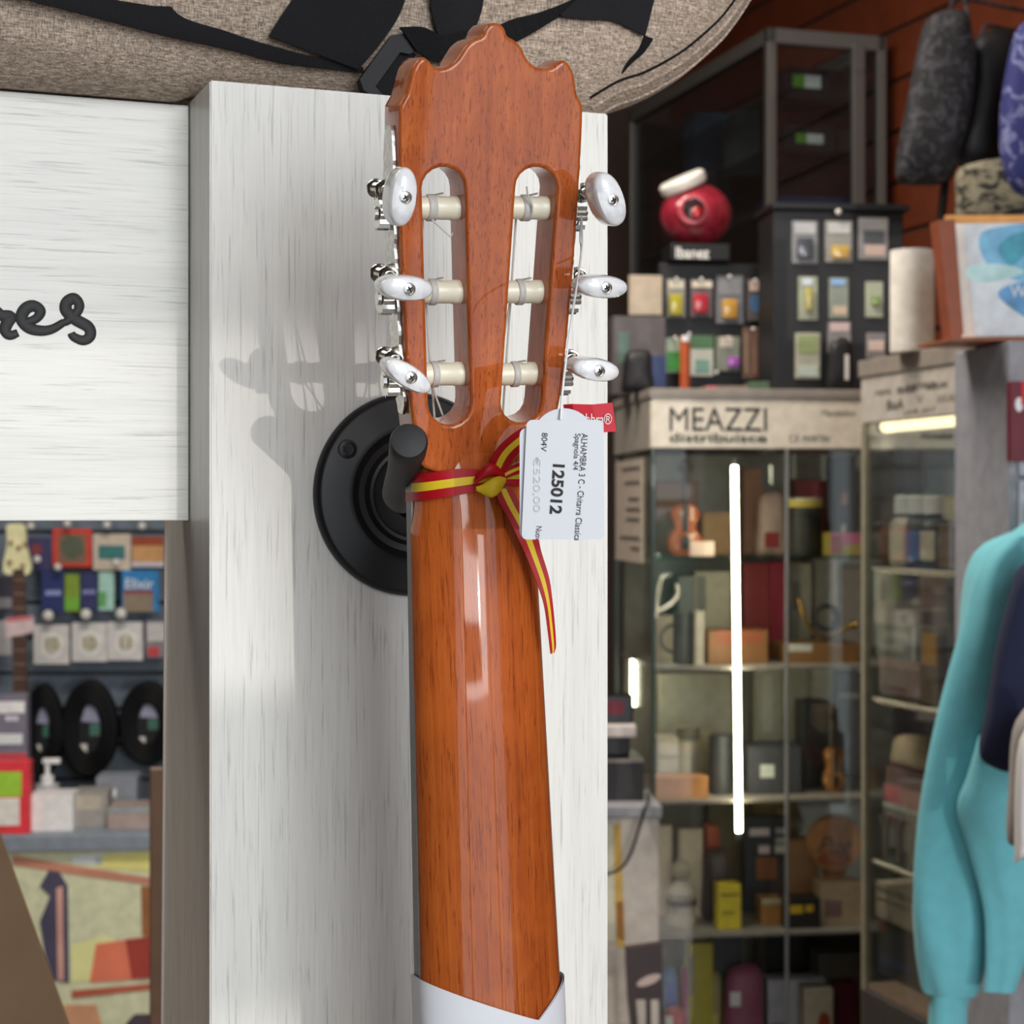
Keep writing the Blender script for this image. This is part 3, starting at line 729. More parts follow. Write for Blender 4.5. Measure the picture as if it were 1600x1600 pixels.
# ================================================================== the shop behind, right
def item(fr, z0, p0, p1, pyt, v, dep, name, label, cat, rgb, patches=(), shape='box', group=None, rough=0.5, rgb2=None):
    xa, xb, Y = fr.span(p0, p1, v); zt = fr.z(pyt, Y); zt = max(zt, z0+0.004); w_ = xb-xa; cx = (xa+xb)/2; cy = v+dep/2; h = zt-z0
    m = bgm(rgb, rough); T = fr.M; mb = MB(T)
    M = T @ Matrix.Translation((cx, cy, z0))
    if shape == 'box': mb.box(xa, xb, v, v+dep, z0, zt, 0.0012)
    elif shape == 'cyl': r = w_/2; mb.lathe([(r*0.97, 0), (r, 0.004), (r, h-0.004), (r*0.96, h)], (cx, v+r, z0), (0, 0, 1), 24)
    elif shape == 'pouch':
        pts = [(xa, v, z0), (cx, v, z0), (xb, v, z0), (xb-w_*0.04, v, z0+h*0.5), (xb-w_*0.1, v, zt-h*0.05), (cx, v, zt), (xa+w_*0.12, v, zt-h*0.1), (xa+w_*0.03, v, z0+h*0.45)]
        mb.pillow(spline(pts, 4, True), (0, 1, 0), dep)
        base = (T @ Vector((0, 0, 0))).z
    elif shape == 'ball': mb.ball((cx, v+w_/2, z0+h/2), w_/2, w_/2, h/2)
    elif shape == 'mug':
        r = w_*0.42; mb.lathe([(r*0.9, 0), (r, 0.004), (r, h), (r*0.9, h), (r*0.86, 0.006), (0, 0.006)], (cx, v+r, z0), (0, 0, 1), 24); mb.torus((xa+w_*0.12, v+r, z0+h*0.5), h*0.26, 0.004, (0, 1, 0), 20, 8)
    elif shape == 'bottle':
        r = w_/2; mb.lathe([(r*0.92, 0), (r, 0.004), (r, h*0.58), (r*0.8, h*0.66), (r*0.42, h*0.70), (r*0.42, h*0.76)], (cx, v+r, z0), (0, 0, 1), 24)
    o = part(mb, name, m, None, shape != 'box', origin=M); tag(o, label, cat, group)
    if shape == 'bottle':
        mb = MB(T); mb.lathe([(r*0.72, h*0.74), (r*0.72, h*0.97), (r*0.6, h)], (cx, v+r, z0), (0, 0, 1), 24); part(mb, 'cap', bgm(rgb2 or (225, 222, 218), 0.4), o)
    for pi_, pt in enumerate(patches):
        dl = 0.001+0.0007*pi_; u0, v0, u1, v1, c = pt[:5]; nm = pt[5] if len(pt) > 5 else 'printed_panel'
        mb = MB(T)
        if nm in ('round_print', 'ring_print'):
            rr = (u1-u0)*w_/2; n = 24; ccx = xa+(u0+u1)/2*w_; ccz = z0+(v0+v1)/2*h; hh_ = (v1-v0)*h/2
            mb.slab([(ccx+rr*math.cos(2*math.pi*k/n), v-dl, ccz+hh_*math.sin(2*math.pi*k/n)) for k in range(n)], (0, dl, 0))
        elif shape in ('cyl', 'bottle', 'mug'):
            r = w_/2*(0.84 if shape == 'mug' else 1.0); n = 14; fr_, bk_ = [], []
            for zz in (z0+v0*h, z0+v1*h):
                fr_.append([(cx+(r+0.0008)*math.sin(a), v+w_/2-(r+0.0008)*math.cos(a), zz) for a in [(-1.3+2.6*(u0+(u1-u0)*k/n)) for k in range(n+1)]])
            mb.loft([f_+[(cx+(p[0]-cx)*0.97, v+w_/2+(p[1]-v-w_/2)*0.97, p[2]) for p in f_[::-1]] for f_ in fr_])
        else:
            mb.box(xa+u0*w_, xa+u1*w_, v-dl, v+0.0002, z0+v0*h, z0+v1*h)
        part(mb, nm, bgm(c), o, False)
    return o, M, (xa, xb, z0, zt)

def violin(fr, z0, p0, p1, pyt, v, name, label, wood, dark=(40, 30, 26)):
    xa, xb, Y = fr.span(p0, p1, v); zt = fr.z(pyt, Y); H = zt-z0; W_ = xb-xa; cx = (xa+xb)/2; T = fr.M
    o = thing(name, label, 'violin', M=T @ Matrix.Translation((cx, v, z0)))
    prof = [(0.0, 0.30), (0.05, 0.44), (0.14, 0.5), (0.22, 0.42), (0.27, 0.32), (0.33, 0.33), (0.40, 0.41), (0.47, 0.39), (0.52, 0.22), (0.535, 0.06)]
    prof = [(p.x, p.y) for p in spline([(a, b, 0) for a, b in prof], 4)]
    mb = MB(T); pts = [(cx+W_*b, v+0.01, z0+H*a) for a, b in prof]+[(cx-W_*b, v+0.01, z0+H*a) for a, b in prof[::-1]]
    c = [(x, v+0.004, z) for x, y, z in pts]; mb.loft([[(cx+(x-cx)*0.8, y-0.004, z0+H*.27+(z-z0-H*.27)*0.86) for x, y, z in c], c, [(x, v+0.03, z) for x, y, z in pts]])
    part(mb, 'body', bgm(wood, 0.25, coat=0.5), o)
    mb = MB(T); mb.box(cx-W_*0.06, cx+W_*0.06, v-0.006, v+0.004, z0+H*0.24, z0+H*0.86, 0.001); part(mb, 'fingerboard', bgm(dark, 0.4), o, False)
    mb = MB(T); mb.box(cx-W_*0.09, cx+W_*0.09, v-0.002, v+0.012, z0+H*0.85, z0+H*0.96, 0.003); mb.cyl((cx-W_*0.12, v+0.002, z0+H*0.965), (cx+W_*0.12, v+0.002, z0+H*0.965), H*0.025)
    for k in (0.88, 0.92): mb.cyl((cx-W_*0.22, v+0.004, z0+H*k), (cx+W_*0.22, v+0.004, z0+H*k), 0.0022, n=8)
    part(mb, 'scroll', bgm(dark, 0.4), o)
    mb = MB(T); mb.box(cx-W_*0.11, cx+W_*0.11, v-0.005, v, z0+H*0.06, z0+H*0.20, 0.002); part(mb, 'tailpiece', bgm(dark, 0.3), o)
    return o

# ---- glass showcase with the brand sign
MZ = Frame(P(1018, 0, 3.6).x, 3.6, 6.7); MW = MZ.col(1515, 0)[0]; MD = 0.42; MT = CZ+179/F*3.6
SH = [1.413, 1.196, 0.936, 0.673, 0.40]
cabm = thing('glass_showcase', 'glass showcase with large black lettering on its white header', 'showcase', M=MZ.M.copy())
M_dkedge = mat('dark_green_glass_edge', (60, 74, 66), 0.25); M_white = bgm((190, 180, 165), 0.5)
mb = MB(MZ.M); mb.box(0, MW, 0, MD, 0, 0.37, 0.003); part(mb, 'plinth', bgm((70, 62, 58)), cabm, False)
mb = MB(MZ.M)
zs0 = CZ+100/F*3.6
mb.box(0, MW, 0, 0.02, zs0, MT, 0.002); part(mb, 'header_sign', M_white, cabm, False)
mb = MB(MZ.M); mb.box(0, 0.012, 0.02, MD, zs0, MT); part(mb, 'side_header', bgm((130, 124, 115)), cabm, False)
mb = MB(MZ.M); mb.box(-0.004, MW+0.004, -0.004, MD, MT, MT+0.018, 0.002); part(mb, 'top_panel', bgm((120, 112, 105)), cabm, False)
mb = MB(MZ.M); mb.box(0.02, MW-0.02, MD-0.012, MD, 0.37, zs0); part(mb, 'back_panel', bgm((122, 118, 108), 0.3), cabm, False)
for x, y in ((0, 0), (MW-0.008, 0), (0, MD-0.008), (MW-0.008, MD-0.008)):
    mb = MB(MZ.M); mb.box(x, x+0.008, y, y+0.008, 0.37, zs0, 0.001); part(mb, 'corner_post', M_dkedge, cabm, False)
mb = MB(MZ.M); _sx = MZ.col(1227, 0)[0]; mb.box(_sx, _sx+0.007, -0.003, 0.006, 0.37, zs0, 0.002); part(mb, 'door_stile', M_al, cabm, False)
for z in SH[:4]:
    mb = MB(MZ.M); mb.box(0.012, MW-0.012, 0.02, MD-0.015, z-0.006, z); part(mb, 'glass_shelf', glass('shelf_glass', (0.80, 0.88, 0.83), 0.2) if '_sg' not in globals() else _sg, cabm, False); _sg = cabm.children[-1].data.materials[0]
mb = MB(MZ.M); mb.box(0.010, MW-0.010, 0.001, 0.005, 0.372, zs0-0.002); part(mb, 'front_pane', M_glass, cabm, False)
mb = MB(MZ.M); mb.box(0.002, 0.006, 0.012, MD-0.012, 0.372, zs0-0.002); part(mb, 'side_pane', M_glass, cabm, False)
mb = MB(MZ.M); mb.box(MW-0.006, MW-0.002, 0.012, MD-0.012, 0.372, zs0-0.002); part(mb, 'side_pane', M_glass, cabm, False)
def mtext(fr, body, px0, px1, pyb, pyt, mat_, parent, v=-0.0005, bold=0.0, shear=0.0, name='lettering'):
    xa, xb, Y = fr.span(px0, px1, v); z0, z1 = fr.z(pyb, Y), fr.z(pyt, Y)
    return text(body, fmat(fr.M @ Vector((xa, v, z0)), fr.x, (0, 0, 1)), mat_, name, parent, xb-xa, z1-z0, bold=bold, shear=shear, ext=0.0003)
M_ink2 = mat('sign_ink', (46, 44, 38), 0.6)
mtext(MZ, 'MEAZZI', 1046, 1198, 673, 637, M_ink2, cabm); mtext(MZ, 'distribuisce', 1046, 1198, 691, 677, M_ink2, cabm, bold=0.015)
mtext(MZ, 'C.F. MARTIN', 1233, 1295, 691, 680, M_ink2, cabm); mtext(MZ, 'Mandolins', 1284, 1336, 650, 640, mat('pale_ink', (120, 112, 100), 0.6), cabm)
mtext(MZ, 'PIONEER', 1440, 1490, 686, 677, M_ink2, cabm, bold=0.02); mtext(MZ, 'since', 1360, 1395, 686, 678, mat('pale_ink', (120, 112, 100), 0.6), cabm)
# notices taped to the side glass
for (ya, yb_, t) in ((716, 760, 0.0), (766, 842, 0.0), (846, 880, 0.0)):
    pass
mb = MB(MZ.M); zA, zB = MZ.z(716, 3.7), MZ.z(880, 3.7); mb.box(-0.001, 0.0012, 0.09, 0.40, zB, zA); pn = part(mb, 'notice_sheet', bgm((150, 138, 126), 0.7), cabm, False)
for k, ln in ((0.90, 0.8), (0.76, 0.7), (0.6, 0.5), (0.5, 0.6), (0.4, 0.6), (0.22, 0.9), (0.12, 0.4)):
    mb = MB(MZ.M); z = zB+(zA-zB)*k; mb.box(-0.0022, -0.001, 0.12, 0.12+0.24*ln, z, z+0.006); part(mb, 'text_line', bgm((80, 74, 70)), pn, False)
# light tubes in the showcase
def tube_led(fr, pts, r, label, name='light_tube', em=None):
    mb = MB(fr.M); mb.cyl(pts[0], pts[1], r, n=16); o = thing(name, label, 'light', M=fr.M @ Matrix.Translation(pts[0])); part(mb, 'tube', em or M_led, o)
    d = (Vector(pts[1])-Vector(pts[0])).normalized(); mb = MB(fr.M)
    for p, s in ((pts[0], -1), (pts[1], 1)): mb.cyl(Vector(p), Vector(p)+d*s*0.012, r*1.15, n=16)
    part(mb, 'end_cap', M_al, o)
xa, Y = MZ.col(1148, 0.012); xb_, Y2 = MZ.col(1155, 0.012)
tube_led(MZ, [(xb_, 0.014, MZ.z(1300, Y2)), (xa, 0.014, MZ.z(728, Y))], 0.0056, 'long bright upright light tube behind the showcase glass under the lettering')
tube_led(MZ, [(0.012, 0.26, MZ.z(1108, 3.8)), (0.012, 0.26, MZ.z(1034, 3.8))], 0.006, 'short bright light tube in the left corner of the lettered showcase')

Z = SH
IT = [
 # top shelf
 (0, 1024, 1092, 752, .30, .06, 'wooden_box', 'brown wooden case standing behind the little violin', 'box', (92, 58, 36), ()),
 (0, 1078, 1116, 846, .06, .004, 'price_card', 'pinkish price card lying against the little violin', 'card', (190, 160, 148), ()),
 (0, 1098, 1148, 800, .22, .08, 'cardboard_box', 'tan carton right of the little violin', 'box', (126, 92, 56), ()),
 (0, 1162, 1192, 732, .26, .08, 'wooden_case', 'tall brown case on the top showcase shelf right of the light tube', 'box', (98, 60, 38), ()),
 (0, 1186, 1231, 768, .20, .05, 'gift_bag', 'crumpled pinkish clear bag beside the tall brown case', 'bag', (150, 124, 116), ((.2, .1, .7, .35, (120, 30, 30)),)),
 (0, 1236, 1292, 778, .12, .07, 'canister', 'black canister with a yellow band on the top shelf', 'canister', (26, 24, 24), ((0, .84, 1, .95, (170, 146, 50)), (0, .95, 1, 1, (170, 160, 140)))),
 (0, 1243, 1300, 750, .30, .05, 'red_box', 'dark red box behind the black canister', 'box', (112, 24, 34), ()),
 (0, 1304, 1338, 712, .22, .06, 'metronome', 'black upright case at the right of the top shelf', 'case', (22, 20, 22), ((.3, .5, .6, .62, (150, 100, 80)), (.3, .22, .5, .3, (190, 180, 170)))),
 (0, 1298, 1352, 832, .07, .06, 'packet', 'pink and yellow packet lying below the black upright case', 'packet', (150, 130, 60), ((0, .5, 1, 1, (176, 90, 120)), (0, .1, .3, .9, (130, 36, 50)))),
 (0, 1372, 1402, 735, .22, .06, 'paper_pack', 'beige packet left of a white upright packet on the top shelf', 'packet', (136, 118, 104), ()),
 (0, 1410, 1436, 700, .25, .06, 'paper_pack', 'pale upright packet seen through the corner showcase glass', 'packet', (150, 146, 142), ()),
 (0, 1464, 1500, 732, .20, .06, 'paper_pack', 'cream packet with a red foot at the right showcase end', 'packet', (170, 146, 126), ((0, 0, 1, .25, (130, 44, 26)),)),
 # second shelf
 (1, 1060, 1085, 900, .25, .05, 'grey_box', 'small grey box at the back of the second shelf', 'box', (92, 92, 88), ()),
 (1, 1086, 1142, 893, .25, .06, 'paper_pack', 'beige box in front of the back panel left of the light tube', 'box', (150, 140, 122), ((.05, .55, .3, .95, (90, 86, 78)),)),
 (1, 1024, 1054, 962, .18, .05, 'cream_box', 'narrow cream box by the showcase corner', 'box', (140, 126, 112), ()),
 (1, 1052, 1090, 958, .07, .07, 'mug', 'dark grey mug with a handle on the second shelf', 'mug', (74, 72, 70), ()),
 (1, 1086, 1100, 955, .06, .03, 'upright_pack', 'slim pale packet right of the dark grey mug', 'packet', (140, 130, 120), ()),
 (1, 1106, 1200, 985, .10, .09, 'wooden_box', 'low brown wooden box on the second shelf', 'box', (110, 72, 40), ((.1, .6, .9, 1, (120, 62, 34)),)),
 (1, 1162, 1204, 880, .24, .06, 'red_case', 'wide dark red upright case behind the low wooden box', 'case', (104, 16, 18), ()),
 (1, 1204, 1229, 878, .22, .06, 'red_case', 'narrow crimson upright case beside the wide dark red one', 'case', (112, 10, 34), ()),
 (1, 1234, 1268, 880, .28, .05, 'paper_pack', 'grey-white packet behind the left end of the brass horn', 'packet', (136, 130, 118), ((.1, .5, .5, .8, (100, 96, 90)),)),
 (1, 1270, 1314, 872, .30, .05, 'paper_pack', 'wide grey packet behind the middle of the brass horn', 'packet', (128, 120, 112), ((.7, .3, .85, 1, (160, 150, 146)),)),
 (1, 1316, 1352, 886, .28, .05, 'paper_pack', 'taupe packet behind the right end of the brass horn', 'packet', (122, 110, 104), ()),
 (1, 1228, 1344, 1006, .10, .12, 'wooden_plinth', 'flat wooden plinth under the brass horn', 'plinth', (116, 80, 44), ((0, .6, .35, 1, (170, 164, 160)),)),
 # third shelf
 (2, 1030, 1144, 1052, .33, .04, 'large_white_box', 'large pale grey box filling the back of the third shelf', 'box', (140, 136, 122), ()),
 (2, 1028, 1060, 1152, .14, .06, 'white_boxes', 'small cream carton at the showcase corner on the third shelf', 'box', (150, 140, 126), ((.0, .62, 1, .66, (110, 100, 92)), (.0, .3, 1, .34, (110, 100, 92)))),
 (2, 1060, 1096, 1138, .16, .06, 'cream_jar', 'cream jar with a wide grey lid on the third shelf', 'jar', (146, 134, 112), ((0, .8, 1, 1, (90, 86, 76)),)),
 (2, 1098, 1114, 1146, .20, .05, 'olive_box', 'pale olive box between the jar and the dark tin', 'box', (140, 132, 104), ()),
 (2, 1112, 1148, 1150, .08, .07, 'tin', 'round dark tin in front of the pale olive box', 'tin', (50, 50, 54), ()),
 (2, 1024, 1106, 1214, .04, .05, 'wooden_ruler', 'flat orange wooden strip at the shelf front', 'strip', (150, 100, 56), ()),
 (2, 1170, 1252, 1166, .08, .09, 'speaker_box', 'dark grey box with a small white label on the third shelf', 'box', (56, 56, 62), ((.22, .35, .48, .62, (170, 172, 166)),)),
 (2, 1184, 1222, 1036, .30, .05, 'book', 'first pale book of the row right of the light tube', 'book', (146, 144, 132), ((.2, .4, .6, .9, (166, 164, 156)),)),
 (2, 1224, 1262, 1034, .30, .05, 'book', 'second pale book of the row right of the light tube', 'book', (140, 140, 124), ()),
 (2, 1264, 1302, 1032, .30, .05, 'book', 'third pale book of the row right of the light tube', 'book', (134, 130, 116), ()),
 (2, 1256, 1296, 1096, .16, .07, 'black_case', 'black upright case left of the smaller orange violin', 'case', (34, 36, 36), ()),
 (2, 1306, 1346, 1050, .28, .05, 'dark_case', 'dark case behind the smaller orange violin', 'case', (40, 34, 30), ((.1, .75, .9, .8, (120, 110, 104)),)),
 # fourth shelf
 (3, 1028, 1090, 1248, .33, .04, 'grey_box', 'large grey carton at the back of the fourth shelf', 'box', (104, 100, 92), ()),
 (3, 1106, 1170, 1246, .35, .03, 'olive_carton', 'olive carton left at the back of the fourth shelf', 'box', (104, 92, 62), ()),
 (3, 1174, 1246, 1242, .33, .03, 'olive_carton', 'olive carton right of the light tube on the fourth shelf', 'box', (118, 102, 66), ((.55, .8, .75, .86, (160, 146, 110)),)),
 (3, 1030, 1050, 1290, .20, .03, 'white_card', 'narrow white card at the showcase corner', 'card', (176, 158, 140), ()),
 (3, 1062, 1098, 1296, .18, .03, 'white_card', 'wide cream card right of the narrow white card', 'card', (168, 152, 130), ()),
 (3, 1104, 1124, 1290, .22, .05, 'orange_figure', 'orange and brown packet behind the yellow packet', 'packet', (150, 70, 40), ((.1, .1, .9, .55, (90, 60, 50)),)),
 (3, 1102, 1148, 1330, .14, .07, 'brown_bag', 'dark brown bag behind the yellow packet', 'bag', (66, 54, 52), ()),
 (3, 1122, 1158, 1382, .06, .04, 'yellow_packet', 'bright yellow packet under the long light tube', 'packet', (196, 168, 34), ((.1, .75, .9, .8, (120, 100, 30)), (.2, .35, .7, .4, (130, 108, 30)))),
 (3, 1164, 1234, 1276, .20, .03, 'dark_poster_box', 'dark box printed with rows of white letters', 'box', (42, 42, 48), ((.1, .80, .55, .88, (170, 160, 160)), (.68, .82, .9, .88, (150, 150, 150)), (.68, .72, .9, .78, (150, 150, 150)), (.3, .62, .55, .70, (190, 170, 175)), (.66, .62, .9, .70, (180, 180, 170)), (.25, .35, .7, .58, (120, 70, 40)))),
 (3, 1234, 1280, 1312, .18, .05, 'cardboard_box', 'tan carton left of the round scripted pad', 'box', (140, 104, 72), ()),
 (3, 1190, 1224, 1404, .08, .05, 'gold_box', 'small ochre box at the front of the fourth shelf', 'box', (140, 96, 44), ((0, .8, 1, 1, (150, 146, 120)),)),
 (3, 1226, 1282, 1404, .05, .05, 'black_box', 'black and yellow low box at the front of the fourth shelf', 'box', (30, 26, 22), ((.15, .5, .5, .78, (196, 150, 30)), (.58, .55, .8, .78, (180, 140, 34)))),
 (3, 1282, 1348, 1380, .07, .06, 'cream_packets', 'cream packet below the round scripted pad', 'packet', (160, 138, 114), ((.1, .2, .5, .6, (120, 90, 90)),)),
 # bottom
 (4, 1076, 1114, 1474, .12, .05, 'yellow_box', 'olive yellow box on the showcase floor', 'box', (150, 134, 24), ((0, .55, .25, .9, (120, 110, 80)),)),
 (4, 1114, 1158, 1464, .16, .06, 'black_box', 'black box right of the olive yellow box', 'box', (36, 38, 38), ()),
 (4, 1196, 1258, 1456, .22, .08, 'black_box', 'left one of two black cartons low in the showcase', 'box', (24, 24, 24), ()),
 (4, 1260, 1346, 1452, .26, .08, 'black_box', 'right one of two black cartons low in the showcase', 'box', (28, 27, 26), ()),
 (4, 1280, 1346, 1490, .12, .08, 'grey_box', 'grey carton low in front of the black cartons', 'box', (84, 78, 72), ()),
 (4, 1306, 1340, 1536, .07, .04, 'maroon_box', 'maroon packet low in front of the grey carton', 'packet', (84, 20, 34), ()),
 (4, 1258, 1302, 1545, .04, .05, 'tea_box', 'cream box with a rust red round print low in the showcase', 'box', (150, 138, 122), ((.45, .35, .9, .7, (128, 50, 30), 'round_print'),)),
 (4, 1200, 1290, 1530, .10, .05, 'white_box', 'pale lilac carton low in the showcase middle', 'box', (160, 156, 164), ((.0, .1, .35, .45, (120, 70, 60)),)),
]
for r in IT:
    sh, p0, p1, pyt, v, dep, nm, lb, ct, rgb, pt = r
    shp = {'mug': 'mug', 'tin': 'cyl', 'gift_bag': 'pouch', 'brown_bag': 'pouch', 'cream_jar': 'cyl', 'canister': 'cyl'}.get(nm, 'box')
    item(MZ, Z[sh], p0, p1, pyt, v, dep, nm, lb, ct, rgb, pt, shp, 'pale books on the third shelf' if nm == 'book' else None)
for (p0, p1, pyt, v, rgb, lb, pt) in [(1036, 1062, 1518, .10, (70, 100, 140), 'blue soft packet on the showcase floor', ((.2, .6, .8, .9, (40, 60, 130)),)), (1064, 1092, 1514, .12, (150, 50, 90), 'magenta soft packet next to the blue one', ()), (1094, 1134, 1522, .14, (140, 122, 80), 'tan and yellow soft packet on the showcase floor', ((.3, .2, .7, .5, (170, 150, 70)),)),
        (1134, 1200, 1512, .08, (124, 60, 82), 'shiny mauve bag on the showcase floor', ((.1, .6, .35, .75, (190, 180, 180)),)), (1040, 1076, 1578, .04, (140, 30, 36), 'red soft packet in front of the blue one', ((.0, .5, .3, .9, (170, 160, 150)),))]:
    item(MZ, 0.40, p0, p1, pyt, v, .06, 'soft_packet', lb, 'packet', rgb, pt, 'pouch')
violin(MZ, Z[0], 1044, 1098, 716, .12, 'violin', 'small ornamental violin with dark neck on the top showcase shelf', (150, 76, 34))
violin(MZ, Z[2], 1289, 1322, 1108, .09, 'violin', 'smaller orange ornamental violin on the third shelf', (140, 92, 44))
# brass horn
xa, xb_, Y = MZ.span(1246, 1342, .06); zb_ = MZ.z(1006, Y); horn = thing('brass_horn', 'curved brass and black horn on a wooden plinth', 'horn', M=MZ.M @ Matrix.Translation(((xa+xb_)/2, .12, zb_)))
def hq(px, py): x, Y = MZ.col(px, .12); return (x, .12, MZ.z(py, Y))
mb = MB(MZ.M); mb.tube(spline([hq(1248, 935), hq(1258, 968), hq(1275, 990), hq(1300, 996), hq(1322, 982), hq(1336, 976)], 6), [0.004]*26+[0.006, 0.007, 0.008, 0.009, 0.011][:5], 10); part(mb, 'brass_tube', mat('brass', (170, 130, 60), 0.25, 0.9), horn)
mb = MB(MZ.M); mb.torus(hq(1292, 965), 0.024, 0.005, (0, 1, 0), 28, 8); mb.tube(spline([hq(1302, 952), hq(1306, 966), hq(1301, 975)], 5), 0.005, 8); part(mb, 'coil', bgm((44, 44, 46), 0.3), horn)
# white ornament stack, wine glasses
orn = thing('ornament', 'white and grey figure ornament at the left of the fourth shelf', 'ornament', M=MZ.M @ Matrix.Translation((*[MZ.col(1065, .12)[0], .12], SH[3])))
x, Y = MZ.col(1065, .12); H = MZ.z(1345, Y)-SH[3]
mb = MB(MZ.M); mb.lathe([(0.028, 0), (0.03, 0.01), (0.022, H*0.25), (0.026, H*0.4), (0.03, H*0.5), (0.020, H*0.62), (0.012, H*0.7)], (x, .12, SH[3]), (0, 0, 1), 20); part(mb, 'body', bgm((150, 140, 124)), orn)
mb = MB(MZ.M); mb.ball((x, .12, SH[3]+H*0.84), 0.021, 0.021, H*0.17); part(mb, 'head', bgm((140, 130, 110)), orn)
mb = MB(MZ.M); mb.lathe([(0.031, 0), (0.031, 0.012)], (x, .12, SH[3]+H*0.30), (0, 0, 1), 20); part(mb, 'belt', bgm((60, 52, 46)), orn)
# round scripted pad
x, Y = MZ.col(1306, .12); r = (MZ.col(1348, .12)[0]-MZ.col(1264, .12)[0])/2; zc_ = MZ.z(1318, Y)
pad = thing('round_pad', 'round brown pad with cursive lettering leaning on the fourth shelf', 'pad', M=MZ.M @ Matrix.Translation((x, .12, SH[3])))
mb = MB(MZ.M); mb.lathe([(r*0.98, 0), (r, 0.004), (r, 0.02), (r*0.97, 0.024)], (x, .144, zc_), (0, -1, 0), 40); part(mb, 'disc', bgm((156, 108, 70)), pad)
mb = MB(MZ.M); mb.box(x-0.02, x+0.02, .121, .15, SH[3], zc_-r*0.55, 0.002); part(mb, 'stand', bgm((120, 76, 44)), pad, False)
mtext(MZ, 'Pug', 1278, 1332, 1340, 1308, bgm((92, 60, 40)), pad, v=.119, shear=0.4)
mb = MB(MZ.M); n = 20; mb.slab([(x+(-0.004)+0.035*math.cos(2*math.pi*k/n), .1195, zc_-r*0.55+0.016*math.sin(2*math.pi*k/n)) for k in range(n)], (0, 0.001, 0)); part(mb, 'printed_patch', bgm((140, 74, 44)), pad, False)
# made-up bright rods and base, standing in for glare squiggles on the glass
st = thing('glare_rods', 'bent bright rods standing in for glare by the showcase corner', 'stand', M=MZ.M @ Matrix.Translation((0.02, 0.10, SH[1])))
M_gl = mat('bright_glare_rod', (240, 225, 210), 0.08, 0.6)
def sq(px, py): x, Y = MZ.col(px, .06); return (max(x, 0.008), .06, MZ.z(py, Y))
for L in ([(1024, 965), (1028, 925), (1034, 902), (1048, 898)], [(1028, 955), (1046, 945), (1058, 928), (1056, 912)]):
    mb = MB(MZ.M); mb.tube(spline([sq(*p) for p in L], 6), 0.0042, 10); part(mb, 'bent_rod', M_gl, st)
mb = MB(MZ.M); mb.box(0.010, 0.06, 0.04, 0.08, SH[1], SH[1]+0.005, 0.001); mb.box(0.012, 0.018, 0.055, 0.065, SH[1], SH[1]+0.10); part(mb, 'base', M_gl, st, False)

# ---- things on top of the lettered showcase
zt_ = MT+0.018
acc = thing('accessory_display', 'black pegboard stand full of small hanging packs on the lettered showcase', 'display', M=MZ.M @ Matrix.Translation((0.1, 0.2, zt_)))
xa, xb_, Y = MZ.span(1030, 1226, .24); zh = MZ.z(412, Y)
mb = MB(MZ.M); mb.box(xa, xb_, .24, .26, zt_+0.004, zh, 0.003); part(mb, 'board', bgm((18, 17, 18)), acc, False)
mb = MB(MZ.M); mb.box(xa, xb_, .18, .36, zt_, zt_+0.008, 0.002); part(mb, 'base', bgm((28, 27, 28)), acc, False)
def hangpack(fr, p0, p1, pt, pb, v, label, rgb, patches=(), group=None, name='hanging_pack', hook=True):
    xa, xb, Y = fr.span(p0, p1, v); zt, zb = fr.z(pt, Y), fr.z(pb, Y); w_ = xb-xa; h = zt-zb; cx = (xa+xb)/2
    mb = MB(fr.M); mb.box(xa, xb, v, v+0.006, zb, zt, 0.0015); o = part(mb, name, bgm(rgb), None, False, origin=fr.M @ Matrix.Translation((cx, v, zb))); tag(o, label, 'packet', group)
    for qi, q in enumerate(patches):
        dl = 0.001+0.0007*qi; u0, v0, u1, v1, c = q[:5]; mb = MB(fr.M)
        if len(q) > 5 and q[5] == 'round_print':
            mb.slab([(xa+(u0+u1)/2*w_+(u1-u0)/2*w_*math.cos(2*math.pi*k/24), v-dl, zb+(v0+v1)/2*h+(v1-v0)/2*h*math.sin(2*math.pi*k/24)) for k in range(24)], (0, dl, 0)); part(mb, 'round_print', bgm(c), o, False)
        elif len(q) > 5 and q[5] == 'blister':
            mb.box(xa+u0*w_, xa+u1*w_, v-0.010, v, zb+v0*h, zb+v1*h, 0.004); part(mb, 'blister', bgm(c, 0.2, coat=0.5), o)
        else:
            mb.box(xa+u0*w_, xa+u1*w_, v-dl, v, zb+v0*h, zb+v1*h); part(mb, 'printed_panel', bgm(c), o, False)
    return o, (cx, zt, w_, h)
def hook(fr, px, py, v0, v1, label, ball=0.006, parent=None):
    x, Y = fr.col(px, v0); z = fr.z(py, Y); mb = MB(fr.M); mb.cyl((x, v1, z), (x, v0, z), 0.0018, n=8)
    if parent is None: parent = thing('display_hook', label, 'hook', M=fr.M @ Matrix.Translation((x, v1, z)))
    h_ = part(mb, 'rod', M_chrome, parent); mb = MB(fr.M); mb.ball((x, v0, z), ball, ball, ball, 12, 8); part(mb, 'tip', mat('white_tip', (235, 232, 225), 0.3), h_)
